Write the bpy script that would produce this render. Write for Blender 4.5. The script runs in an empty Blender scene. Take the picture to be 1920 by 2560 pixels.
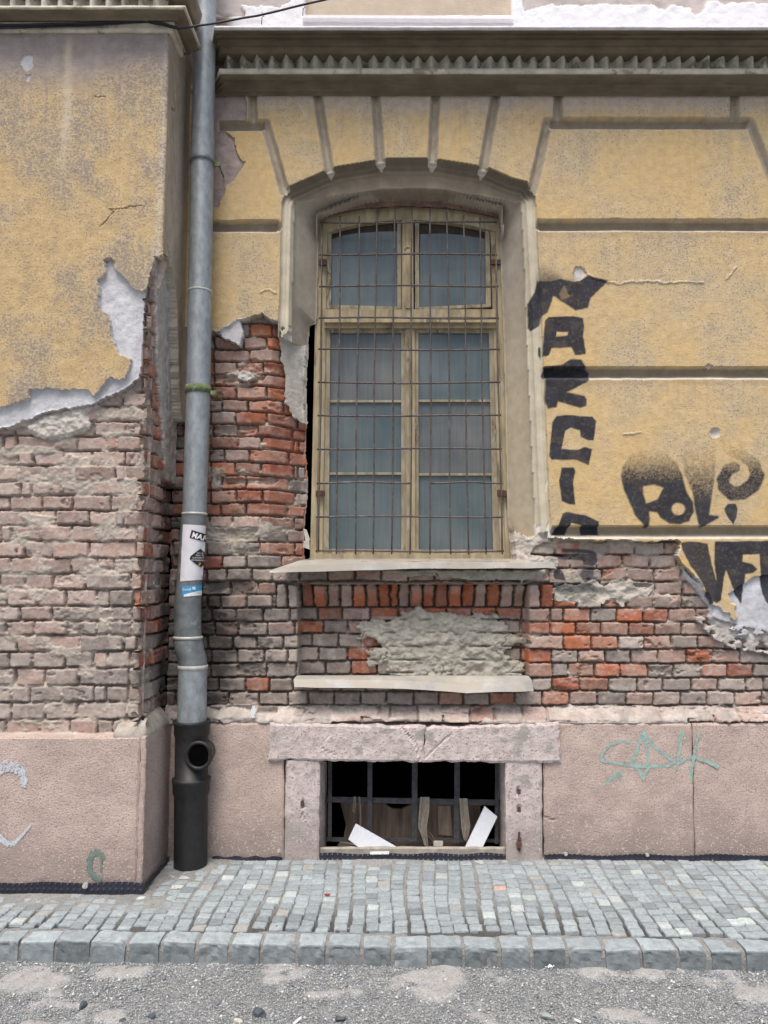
import bpy, math, random
import numpy as np
from mathutils import Vector

random.seed(7)
RNG = np.random.RandomState(11)
SC = bpy.context.scene

# ------------------------------------------------------------------ camera
F_PX, CX, CY = 1900.0, 1007.0, 1280.0          # the photograph is 1920 x 2560
PITCH = math.atan(160.0 / F_PX)
CP, SP = math.cos(PITCH), math.sin(PITCH)
DIST, EYE = 4.10, 1.456
cam_d = bpy.data.cameras.new("camera")
cam = bpy.data.objects.new("camera", cam_d)
SC.collection.objects.link(cam)
SC.camera = cam
cam.location = (0, -DIST, EYE)
cam.rotation_euler = (math.radians(90) + PITCH, 0, 0)
cam_d.sensor_fit = 'VERTICAL'
cam_d.sensor_height = 36.0
cam_d.lens = 36.0 * F_PX / 2560.0
cam_d.shift_x = -(CX - 960.0) / 2560.0
cam_d.clip_start = 0.05
cam_d.clip_end = 500.0

# ------------------------------------------------------------------ sky, sun, exposure
SUN_EL, SUN_AZ = math.radians(66), math.radians(196)   # azimuth: direction the light comes from, clockwise from +Y
world = bpy.data.worlds.new("World")
SC.world = world
world.use_nodes = True
wn = world.node_tree
sky = wn.nodes.new("ShaderNodeTexSky")
sky.sky_type = 'NISHITA'
sky.sun_disc = False
sky.sun_elevation = SUN_EL
sky.sun_rotation = SUN_AZ
sky.air_density = 1.0
sky.dust_density = 5.0
sky.ozone_density = 1.0
bg = wn.nodes["Background"]
bg.inputs["Strength"].default_value = 0.078
wn.links.new(sky.outputs[0], bg.inputs["Color"])
sun_d = bpy.data.lights.new("sun", 'SUN')
sun_d.energy = 1.5
sun_d.angle = math.radians(30)
sun_d.color = (1.0, 0.955, 0.90)
sun = bpy.data.objects.new("sun", sun_d)
SC.collection.objects.link(sun)
sd = Vector((math.sin(SUN_AZ) * math.cos(SUN_EL), math.cos(SUN_AZ) * math.cos(SUN_EL), math.sin(SUN_EL)))
sun.rotation_euler = sd.to_track_quat('Z', 'Y').to_euler()
SC.view_settings.view_transform = 'Standard'
SC.view_settings.look = 'None'
SC.view_settings.gamma = 1.0
SC.view_settings.use_curve_mapping = False
SC.view_settings.exposure = 1.16

# ------------------------------------------------------------------ measuring helpers
def _dirs(px, py):
    u = (np.asarray(px, float) - CX) / F_PX
    v = (CY - np.asarray(py, float)) / F_PX
    return u, CP - v * SP, SP + v * CP

def onY(px, py, Y):
    u, yd, zd = _dirs(px, py)
    s = (Y + DIST) / yd
    return u * s, EYE + zd * s

def onZ(px, py, Z):
    u, yd, zd = _dirs(px, py)
    s = (Z - EYE) / zd
    return u * s, -DIST + yd * s

def onX(px, py, X):
    u, yd, zd = _dirs(px, py)
    s = X / u
    return -DIST + yd * s, EYE + zd * s

def proj(x, y, z):
    dy = y + DIST
    dz = z - EYE
    c = dy * CP + dz * SP
    w = -dy * SP + dz * CP
    return CX + F_PX * x / c, CY - F_PX * w / c

def dp(poly, Y, Y0=0.0):
    """an outline measured at depth Y, expressed in the measuring frame of plane Y0"""
    a = np.array(poly, float)
    x, z = onY(a[:, 0], a[:, 1], Y)
    p, q = proj(x, np.full_like(x, Y0), z)
    return np.stack([p, q], 1)

def P3(px, py, Y):
    x, z = onY(px, py, Y)
    return (float(x), float(Y), float(z))

# ------------------------------------------------------------------ noise
_TB = np.random.RandomState(5).rand(256, 256) * 2 - 1
def vn(x, y, seed=0):
    x = np.asarray(x, float) + seed * 17.31
    y = np.asarray(y, float) + seed * 9.17
    ix = np.floor(x).astype(np.int64); iy = np.floor(y).astype(np.int64)
    fx = x - ix; fy = y - iy
    fx = fx * fx * (3 - 2 * fx); fy = fy * fy * (3 - 2 * fy)
    a = _TB[ix & 255, iy & 255]; b = _TB[(ix + 1) & 255, iy & 255]
    c = _TB[ix & 255, (iy + 1) & 255]; d = _TB[(ix + 1) & 255, (iy + 1) & 255]
    return (a * (1 - fx) + b * fx) * (1 - fy) + (c * (1 - fx) + d * fx) * fy

def fbm(x, y, octv=4, seed=0, gain=0.5):
    t = 0; amp = 1; tot = 0
    for i in range(octv):
        t = t + amp * vn(x * 2 ** i, y * 2 ** i, seed + i * 3)
        tot += amp; amp *= gain
    return t / tot * 1.4

def sstep(a, b, x):
    t = np.clip((x - a) / (b - a), 0, 1)
    return t * t * (3 - 2 * t)

def sdf(poly, X, Y, pad=40.0):
    p = np.array(poly, float)
    out = np.full(X.shape, -pad)
    lo = p.min(0) - pad; hi = p.max(0) + pad
    m = (X > lo[0]) & (X < hi[0]) & (Y > lo[1]) & (Y < hi[1])
    if not m.any():
        return out
    x = X[m]; y = Y[m]
    d = np.full(x.shape, 1e9); ins = np.zeros(x.shape, bool)
    for i in range(len(p)):
        ax, ay = p[i]; bx, by = p[(i + 1) % len(p)]
        ex, ey = bx - ax, by - ay
        L = ex * ex + ey * ey + 1e-9
        t = np.clip(((x - ax) * ex + (y - ay) * ey) / L, 0, 1)
        dd = (x - ax - t * ex) ** 2 + (y - ay - t * ey) ** 2
        d = np.minimum(d, dd)
        if ay != by:
            c = (ay > y) != (by > y)
            ins ^= c & (x < ex * (y - ay) / (by - ay) + ax)
    d = np.sqrt(d)
    out[m] = np.where(ins, d, -np.minimum(d, pad))
    return out

def linedist(pts, X, Y, pad=30.0):
    p = np.array(pts, float)
    out = np.full(X.shape, pad)
    for i in range(len(p) - 1):
        a, b = p[i], p[i + 1]
        lo = np.minimum(a, b) - pad; hi = np.maximum(a, b) + pad
        m = (X > lo[0]) & (X < hi[0]) & (Y > lo[1]) & (Y < hi[1])
        if not m.any():
            continue
        x = X[m]; y = Y[m]
        e = b - a
        t = np.clip(((x - a[0]) * e[0] + (y - a[1]) * e[1]) / (e @ e + 1e-9), 0, 1)
        out[m] = np.minimum(out[m], np.hypot(x - a[0] - t * e[0], y - a[1] - t * e[1]))
    return out

# ------------------------------------------------------------------ objects
ORIG = {}
def empty(name, loc, label, cat, group=None):
    o = bpy.data.objects.new(name, None)
    SC.collection.objects.link(o)
    o.location = loc
    o.empty_display_size = 0.1
    ORIG[o.name] = Vector(loc)
    o["label"] = label; o["category"] = cat
    if group: o["group"] = group
    return o

def link(name, me, mat, parent=None, label=None, cat=None, kind=None, group=None, origin=None, smooth=False):
    o = bpy.data.objects.new(name, me)
    SC.collection.objects.link(o)
    base = Vector((0, 0, 0))
    if parent is not None:
        base = ORIG[parent.name]
        o.parent = parent
    n = len(me.vertices)
    here = Vector(origin) if origin is not None else base
    if here.length > 0 and n:
        co = np.empty(n * 3, np.float32); me.vertices.foreach_get("co", co)
        co = (co.reshape(-1, 3) - np.array(here, np.float32)).ravel()
        me.vertices.foreach_set("co", co)
    o.location = here - base
    ORIG[o.name] = here
    if mat is not None: me.materials.append(mat)
    if smooth: me.polygons.foreach_set("use_smooth", [True] * len(me.polygons))
    me.update()
    if label: o["label"] = label
    if cat: o["category"] = cat
    if kind: o["kind"] = kind
    if group: o["group"] = group
    return o

def mesh(name, v, f, cols=None):
    me = bpy.data.meshes.new(name)
    v = np.asarray(v, np.float32).reshape(-1, 3)
    if isinstance(f, np.ndarray) and f.ndim == 2:
        k = f.shape[1]
        me.vertices.add(len(v)); me.vertices.foreach_set("co", v.ravel())
        me.loops.add(f.size); me.loops.foreach_set("vertex_index", f.astype(np.int32).ravel())
        me.polygons.add(len(f)); me.polygons.foreach_set("loop_start", np.arange(0, f.size, k, dtype=np.int32))
        try: me.polygons.foreach_set("loop_total", np.full(len(f), k, np.int32))
        except Exception: pass
        me.update(calc_edges=True)
    else:
        me.from_pydata([tuple(map(float, q)) for q in v], [], [tuple(int(i) for i in q) for q in f])
        me.update()
    if cols is not None:
        c = np.asarray(cols, np.float32)
        if c.shape[1] == 3: c = np.concatenate([c, np.ones((len(c), 1), np.float32)], 1)
        at = me.color_attributes.new("Col", 'FLOAT_COLOR', 'POINT')
        at.data.foreach_set("color", c.ravel())
    return me

class MB:
    """collects verts and faces of one mesh, with optional colour per vertex"""
    def __init__(s): s.v = []; s.f = []; s.c = []
    def add(s, v, f, col=None):
        n = len(s.v); s.v += [tuple(p) for p in v]; s.f += [tuple(i + n for i in q) for q in f]
        if col is not None: s.c += [tuple(col)] * len(v)
    def hexa(s, fr, bk, col=None):
        """front and back quads, each TL TR BR BL"""
        v = list(fr) + list(bk)
        s.add(v, [(3, 2, 1, 0), (4, 5, 6, 7), (0, 1, 5, 4), (1, 2, 6, 5), (2, 3, 7, 6), (3, 0, 4, 7)], col)
    def box(s, c, h, col=None):
        x, y, z = c; a, b, d = h
        fr = [(x - a, y - b, z + d), (x + a, y - b, z + d), (x + a, y - b, z - d), (x - a, y - b, z - d)]
        bk = [(p[0], y + b, p[2]) for p in fr]
        s.hexa(fr, bk, col)
    def tube(s, pts, r, n=8, col=None):
        pts = [Vector(p) for p in pts]
        rings = []
        for i, p in enumerate(pts):
            d = (pts[min(i + 1, len(pts) - 1)] - pts[max(i - 1, 0)]).normalized()
            a = d.cross(Vector((0, 0, 1)))
            if a.length < 0.05: a = d.cross(Vector((0, 1, 0)))
            a.normalize(); b = d.cross(a)
            rr = r[i] if isinstance(r, (list, tuple)) else r
            rings.append([p + (a * math.cos(t) + b * math.sin(t)) * rr for t in [2 * math.pi * k / n for k in range(n)]])
        v = [q for rg in rings for q in rg]
        f = []
        for i in range(len(pts) - 1):
            for k in range(n):
                f.append((i * n + k, i * n + (k + 1) % n, (i + 1) * n + (k + 1) % n, (i + 1) * n + k))
        f.append(tuple(range(n))[::-1]); f.append(tuple((len(pts) - 1) * n + k for k in range(n)))
        s.add(v, f, col)
    def build(s, name, mat, parent=None, smooth=False, bevel=0, **k):
        me = mesh(name, s.v, s.f, s.c if s.c and len(s.c) == len(s.v) else None)
        o = link(name, me, mat, parent, smooth=smooth, **k)
        if bevel:
            m = o.modifiers.new("bevel", 'BEVEL'); m.width = bevel; m.segments = 2; m.limit_method = 'ANGLE'
        return o

def hq(q, Y0, Y1):
    """px quad -> straight-extruded front and back quads"""
    fr = [P3(p[0], p[1], Y0) for p in q]
    return fr, [(p[0], Y1, p[2]) for p in fr]

# ------------------------------------------------------------------ materials
def mat(name, col=(0.5, 0.5, 0.5), attr=False, rough=0.85, metal=0.0, vary=0.2, vscale=30.0, spec=0.3,
        bump=0.0, bscale=200.0, bump2=0.0, bscale2=40.0, speck=None, speckscale=90.0, spots=None,
        stretch=None, coords='Object', blot=None, splash=None):
    m = bpy.data.materials.new(name); m.use_nodes = True
    nt = m.node_tree; N = nt.nodes; L = nt.links
    b = N["Principled BSDF"]
    b.inputs["Roughness"].default_value = rough
    b.inputs["Metallic"].default_value = metal
    if "Specular IOR Level" in b.inputs: b.inputs["Specular IOR Level"].default_value = spec
    tc = N.new("ShaderNodeTexCoord")
    vec = tc.outputs[coords]
    if stretch:
        mp = N.new("ShaderNodeMapping"); mp.inputs["Scale"].default_value = stretch
        L.new(vec, mp.inputs["Vector"]); vec = mp.outputs[0]
    def noise(scale, detail=5.0, rgh=0.6):
        n = N.new("ShaderNodeTexNoise"); n.inputs["Scale"].default_value = scale
        n.inputs["Detail"].default_value = detail; n.inputs["Roughness"].default_value = rgh
        L.new(vec, n.inputs["Vector"]); return n.outputs["Fac"]
    def mrange(x, a, c, lo, hi):
        r = N.new("ShaderNodeMapRange"); L.new(x, r.inputs[0])
        for i, q in zip((1, 2, 3, 4), (a, c, lo, hi)): r.inputs[i].default_value = q
        return r.outputs[0]
    if attr:
        at = N.new("ShaderNodeAttribute"); at.attribute_name = "Col"; c = at.outputs["Color"]; alpha = at.outputs["Alpha"]
    else:
        rgb = N.new("ShaderNodeRGB"); rgb.outputs[0].default_value = (*col, 1); c = rgb.outputs[0]; alpha = None
    if vary:
        k = mrange(noise(vscale), 0.3, 0.7, 1 - vary, 1 + vary)
        mx = N.new("ShaderNodeVectorMath"); mx.operation = 'SCALE'
        L.new(c, mx.inputs[0]); L.new(k, mx.inputs["Scale"]); c = mx.outputs[0]
    def mixto(c, fac, colr):
        mx = N.new("ShaderNodeMix"); mx.data_type = 'RGBA'
        L.new(fac, mx.inputs["Factor"]); L.new(c, mx.inputs["A"]); mx.inputs["B"].default_value = (*colr, 1)
        return mx.outputs["Result"]
    if blot:       # large worn patches
        c = mixto(c, mrange(noise(blot[1], 6, 0.65), blot[2], blot[2] + 0.06, 0, blot[3]), blot[0])
    if speck:      # pits and worn-off grains; density follows the alpha of the colour attribute
        n1 = noise(speckscale, 3.0, 0.65)
        if alpha is not None:
            th = N.new("ShaderNodeMath"); th.operation = 'ADD'; L.new(n1, th.inputs[0]); 
            am = N.new("ShaderNodeMath"); am.operation = 'MULTIPLY'; L.new(alpha, am.inputs[0]); am.inputs[1].default_value = 0.16
            L.new(am.outputs[0], th.inputs[1]); n1 = th.outputs[0]
        c = mixto(c, mrange(n1, 0.62, 0.70, 0, 0.75), speck)
    if splash:
        ge = N.new("ShaderNodeNewGeometry"); sx_ = N.new("ShaderNodeSeparateXYZ"); L.new(ge.outputs["Position"], sx_.inputs[0])
        nz_ = N.new("ShaderNodeMath"); nz_.operation = 'MULTIPLY_ADD'; L.new(noise(5.0, 6.0, 0.7), nz_.inputs[0]); nz_.inputs[1].default_value = -0.55; L.new(sx_.outputs[2], nz_.inputs[2])
        c = mixto(c, mrange(nz_.outputs[0], -0.22, 0.02, 0.75, 0.0), splash)
    if spots:
        for colr, sc, lo in spots:
            c = mixto(c, mrange(noise(sc, 2.0, 0.5), lo, lo + 0.05, 0, 0.85), colr)
    L.new(c, b.inputs["Base Color"])
    nrm = None
    for amt, sc in ((bump2, bscale2), (bump, bscale)):
        if amt:
            bp = N.new("ShaderNodeBump"); bp.inputs["Strength"].default_value = 1.0
            bp.inputs["Distance"].default_value = amt
            L.new(noise(sc, 4.0, 0.6), bp.inputs["Height"])
            if nrm is not None: L.new(nrm, bp.inputs["Normal"])
            nrm = bp.outputs[0]
    if nrm is not None: L.new(nrm, b.inputs["Normal"])
    return m

M_plaster = mat("ochre_plaster", attr=True, rough=0.95, vary=0.13, vscale=22, bump=0.0028, bscale=160, bump2=0.003, bscale2=45,
                speck=(0.235, 0.19, 0.165), speckscale=88)
M_render = mat("grey_render", attr=True, rough=0.95, vary=0.16, vscale=25, bump=0.002, bscale=170, bump2=0.005, bscale2=30)
M_surround = mat("surround_plaster", attr=True, rough=0.92, vary=0.12, vscale=18, bump=0.001, bscale=260)
M_brick = mat("old_brick", attr=True, rough=0.93, vary=0.16, vscale=55, bump=0.0016, bscale=150, bump2=0.0022, bscale2=50)
M_mortar = mat("mortar_lumps", attr=True, rough=0.95, vary=0.15, vscale=40, bump=0.003, bscale=120)
M_cornice = mat("cornice_plaster", col=(0.165, 0.135, 0.092), rough=0.92, vary=0.3, vscale=9, bump=0.001, bscale=150, blot=((0.10, 0.085, 0.06), 4.0, 0.60, 0.6), stretch=(0.6, 1, 1.5))
M_fillet = mat("cornice_fillet", col=(0.50, 0.46, 0.38), rough=0.9, vary=0.25, vscale=14, bump=0.001, bscale=150, blot=((0.22, 0.19, 0.14), 6, 0.56, 0.8))
M_fold = mat("folded_band", col=(0.50, 0.465, 0.40), rough=0.92, vary=0.3, vscale=18, bump=0.0015, bscale=180, blot=((0.13, 0.11, 0.08), 7, 0.55, 0.7))
M_white = mat("white_render", attr=True, rough=0.9, vary=0.06, vscale=12, bump=0.0015, bscale=120, bump2=0.004, bscale2=18)
M_pink = mat("pink_bush_hammered_stone", col=(0.475, 0.375, 0.325), rough=0.9, vary=0.16, vscale=6, bump=0.005, bscale=130, bump2=0.002, bscale2=300,
             spots=[((0.31, 0.23, 0.205), 110, 0.58), ((0.53, 0.44, 0.40), 95, 0.60)], blot=((0.34, 0.275, 0.25), 2.2, 0.56, 0.5), splash=(0.27, 0.225, 0.20))
M_granite = mat("pink_granite", splash=(0.30, 0.26, 0.24), col=(0.50, 0.435, 0.415), rough=0.85, vary=0.2, vscale=25, bump=0.004, bscale=90,
                spots=[((0.30, 0.20, 0.19), 90, 0.60), ((0.30, 0.285, 0.25), 9, 0.63), ((0.60, 0.55, 0.52), 60, 0.66)])
M_zinc = mat("galvanised_steel", col=(0.29, 0.32, 0.335), rough=0.5, metal=0.35, vary=0.22, vscale=35, bump=0.0004, bscale=120, blot=((0.38, 0.42, 0.43), 14, 0.55, 0.5), stretch=(1, 1, 0.5))
M_zinc2 = mat("dull_galvanised_sleeve", col=(0.17, 0.185, 0.19), rough=0.55, metal=0.3, vary=0.3, vscale=18, bump=0.0006, bscale=90, blot=((0.33, 0.34, 0.33), 10, 0.58, 0.7))
M_seam = mat("solder_seam", col=(0.46, 0.46, 0.43), rough=0.6, metal=0.2, vary=0.2)
M_iron = mat("black_cast_iron", col=(0.017, 0.017, 0.018), rough=0.5, vary=0.3, vscale=40, bump=0.0012, bscale=170, blot=((0.05, 0.05, 0.05), 25, 0.68, 0.6), spec=0.4)
M_moss = mat("mossy_clamp", col=(0.13, 0.165, 0.075), rough=0.85, vary=0.35, vscale=60, blot=((0.28, 0.31, 0.27), 30, 0.55, 0.8), bump=0.001)
M_wood = mat("worn_window_paint", col=(0.36, 0.295, 0.185), rough=0.75, vary=0.32, vscale=22, stretch=(1, 1, 0.25), bump=0.0015, bscale=90,
             blot=((0.13, 0.10, 0.065), 9, 0.60, 0.75), spots=[((0.40, 0.36, 0.27), 26, 0.62)])
M_wood2 = mat("weathered_sash_paint", col=(0.31, 0.265, 0.185), rough=0.8, vary=0.35, vscale=26, stretch=(1, 1, 0.3), bump=0.0015, bscale=90,
              blot=((0.10, 0.08, 0.06), 11, 0.56, 0.8), spots=[((0.38, 0.36, 0.30), 22, 0.60)])
M_wire = mat("grille_wire", col=(0.105, 0.09, 0.085), rough=0.6, metal=0.3, vary=0.35, vscale=40, blot=((0.20, 0.195, 0.19), 12, 0.58, 0.6))
M_rust = mat("rust", col=(0.09, 0.05, 0.035), rough=0.9, vary=0.4, vscale=80)
M_dark = mat("dark_interior", col=(0.012, 0.011, 0.010), rough=1.0, vary=0.3, vscale=5, spec=0.0)
M_sheet = mat("weathered_sill_sheet", col=(0.40, 0.385, 0.355), rough=0.55, metal=0.25, vary=0.22, vscale=8, blot=((0.40, 0.36, 0.30), 7, 0.48, 0.8), bump=0.0005)
M_dust = mat("dusty_cement", col=(0.34, 0.31, 0.265), rough=0.95, vary=0.25, vscale=20, bump=0.003, bscale=70)
M_gridiron = mat("grid_flat_iron", col=(0.055, 0.055, 0.06), rough=0.7, vary=0.4, vscale=30, bump=0.001)
M_board = mat("old_boards", col=(0.14, 0.105, 0.08), rough=0.9, vary=0.45, vscale=14, stretch=(2.5, 1, 0.25), bump=0.002, blot=((0.24, 0.19, 0.155), 5, 0.6, 0.7))
M_rag = mat("dirty_cloth", col=(0.22, 0.195, 0.16), rough=0.95, vary=0.25, vscale=40, bump=0.001)
M_foam = mat("white_foam_board", col=(0.66, 0.69, 0.74), rough=0.8, vary=0.05, vscale=60, bump=0.0006, bscale=300)
M_cut = mat("cut_foam_edge", col=(0.45, 0.46, 0.48), rough=0.9)
M_sett = mat("granite_setts", attr=True, rough=0.75, vary=0.2, vscale=70, bump=0.0016, bscale=130, spots=[((0.16, 0.18, 0.20), 110, 0.66)])
M_kerb = mat("kerb_granite", attr=True, rough=0.75, vary=0.2, vscale=28, bump=0.003, bscale=70, spots=[((0.18, 0.20, 0.21), 70, 0.64)])
M_grit = mat("jointing_grit", attr=True, rough=0.95, vary=0.4, vscale=170, bump=0.003, bscale=180)
M_street = mat("gritty_street", attr=True, rough=0.95, vary=0.32, vscale=170, bump=0.004, bscale=150, speck=(0.10, 0.11, 0.11), speckscale=160)
M_pebble = mat("grit_pebbles", attr=True, rough=0.8, vary=0.15, vscale=200)
M_membrane = mat("dimpled_membrane", col=(0.025, 0.028, 0.045), rough=0.4, vary=0.3, vscale=20, spec=0.5)
M_cable = mat("black_cable", col=(0.02, 0.02, 0.028), rough=0.5)
M_paper = mat("old_poster_paper", col=(0.66, 0.65, 0.68), rough=0.85, vary=0.07, vscale=20, bump=0.0006, bscale=60)
M_black = mat("black_print", col=(0.02, 0.02, 0.025), rough=0.6, vary=0.3)
M_whitep = mat("white_print", col=(0.75, 0.75, 0.75), rough=0.7)
M_yellowp = mat("yellow_print", col=(0.65, 0.45, 0.05), rough=0.7)
M_bluep = mat("blue_print", col=(0.05, 0.30, 0.55), rough=0.6, vary=0.08)
M_lightstone = mat("pale_rubble", col=(0.46, 0.42, 0.37), rough=0.95, vary=0.2, vscale=40, bump=0.002)
M_darkstone = mat("dark_basalt", col=(0.075, 0.09, 0.105), rough=0.75, vary=0.3, vscale=40, bump=0.002)
M_litter = mat("crumpled_white_paper", col=(0.78, 0.78, 0.77), rough=0.8, vary=0.04)

def glass_mat(name, col, dust):
    m = bpy.data.materials.new(name); m.use_nodes = True
    nt = m.node_tree; N = nt.nodes; L = nt.links
    b = N["Principled BSDF"]
    tc = N.new("ShaderNodeTexCoord")
    mp = N.new("ShaderNodeMapping"); mp.inputs["Scale"].default_value = (22, 1, 1.2); L.new(tc.outputs["Object"], mp.inputs[0])
    n1 = N.new("ShaderNodeTexNoise"); n1.inputs["Scale"].default_value = 3.0; n1.inputs["Detail"].default_value = 8; L.new(mp.outputs[0], n1.inputs["Vector"])
    n2 = N.new("ShaderNodeTexNoise"); n2.inputs["Scale"].default_value = 2.2; n2.inputs["Detail"].default_value = 4; L.new(tc.outputs["Object"], n2.inputs["Vector"])
    ad = N.new("ShaderNodeMath"); ad.operation = 'ADD'; L.new(n1.outputs[0], ad.inputs[0]); L.new(n2.outputs[0], ad.inputs[1])
    mu = N.new('ShaderNodeMath'); mu.operation = 'MULTIPLY'; mu.inputs[1].default_value = 0.35; L.new(n1.outputs[0], mu.inputs[0]); L.new(mu.outputs[0], ad.inputs[0])
    mr = N.new("ShaderNodeMapRange"); L.new(ad.outputs[0], mr.inputs[0])
    for i, q in zip((1, 2, 3, 4), (0.5, 0.85, 0.0, 1.0)): mr.inputs[i].default_value = q
    mx = N.new("ShaderNodeMix"); mx.data_type = 'RGBA'; L.new(mr.outputs[0], mx.inputs["Factor"])
    mx.inputs["A"].default_value = (*col, 1); mx.inputs["B"].default_value = (*dust, 1)
    L.new(mx.outputs["Result"], b.inputs["Base Color"])
    b.inputs["Roughness"].default_value = 0.22
    b.inputs["Specular IOR Level"].default_value = 0.35
    return m
M_glass = glass_mat("dusty_blue_glass", (0.085, 0.118, 0.130), (0.155, 0.185, 0.192))
M_glass2 = glass_mat("dusty_glass_with_grey_film", (0.085, 0.105, 0.115), (0.18, 0.185, 0.18))

# ------------------------------------------------------------------ height-field walls
def field(parent, pos, col, reg, hole, table):
    """pos (n,m,3), col (n,m,4), reg (n,m) vertex region ids; one mesh per region id"""
    n, m = reg.shape
    idx = np.arange(n * m).reshape(n, m)
    q = np.stack([idx[:-1, :-1], idx[:-1, 1:], idx[1:, 1:], idx[1:, :-1]], -1).reshape(-1, 4)
    fr = reg[:-1, :-1].ravel()
    keep = ~(hole[:-1, :-1] & hole[1:, 1:] & hole[1:, :-1] & hole[:-1, 1:]).ravel()
    P = pos.reshape(-1, 3); C = col.reshape(-1, 4)
    out = {}
    for rid, (name, mt, label) in table.items():
        ff = q[keep & (fr == rid)]
        if len(ff) == 0: continue
        used, inv = np.unique(ff, return_inverse=True)
        me = mesh(name, P[used], inv.reshape(-1, 4).astype(np.int32), C[used])
        out[rid] = link(name, me, mt, parent, label=label)
    return out

RED = np.array([(0.33, 0.115, 0.062), (0.36, 0.13, 0.065), (0.29, 0.105, 0.065), (0.31, 0.135, 0.090)])
PNK = np.array([(0.34, 0.235, 0.192), (0.31, 0.205, 0.165), (0.36, 0.262, 0.222), (0.30, 0.192, 0.155)])
GRY = np.array([(0.28, 0.232, 0.200), (0.25, 0.210, 0.182), (0.32, 0.272, 0.238), (0.225, 0.192, 0.170)])
MIX = np.array([(0.33, 0.175, 0.125), (0.31, 0.160, 0.115), (0.34, 0.200, 0.150), (0.30, 0.150, 0.105)])
MORT = np.array((0.42, 0.375, 0.31))
DUST = np.array((0.42, 0.365, 0.33))
SOOT = np.array((0.045, 0.038, 0.034))

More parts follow.
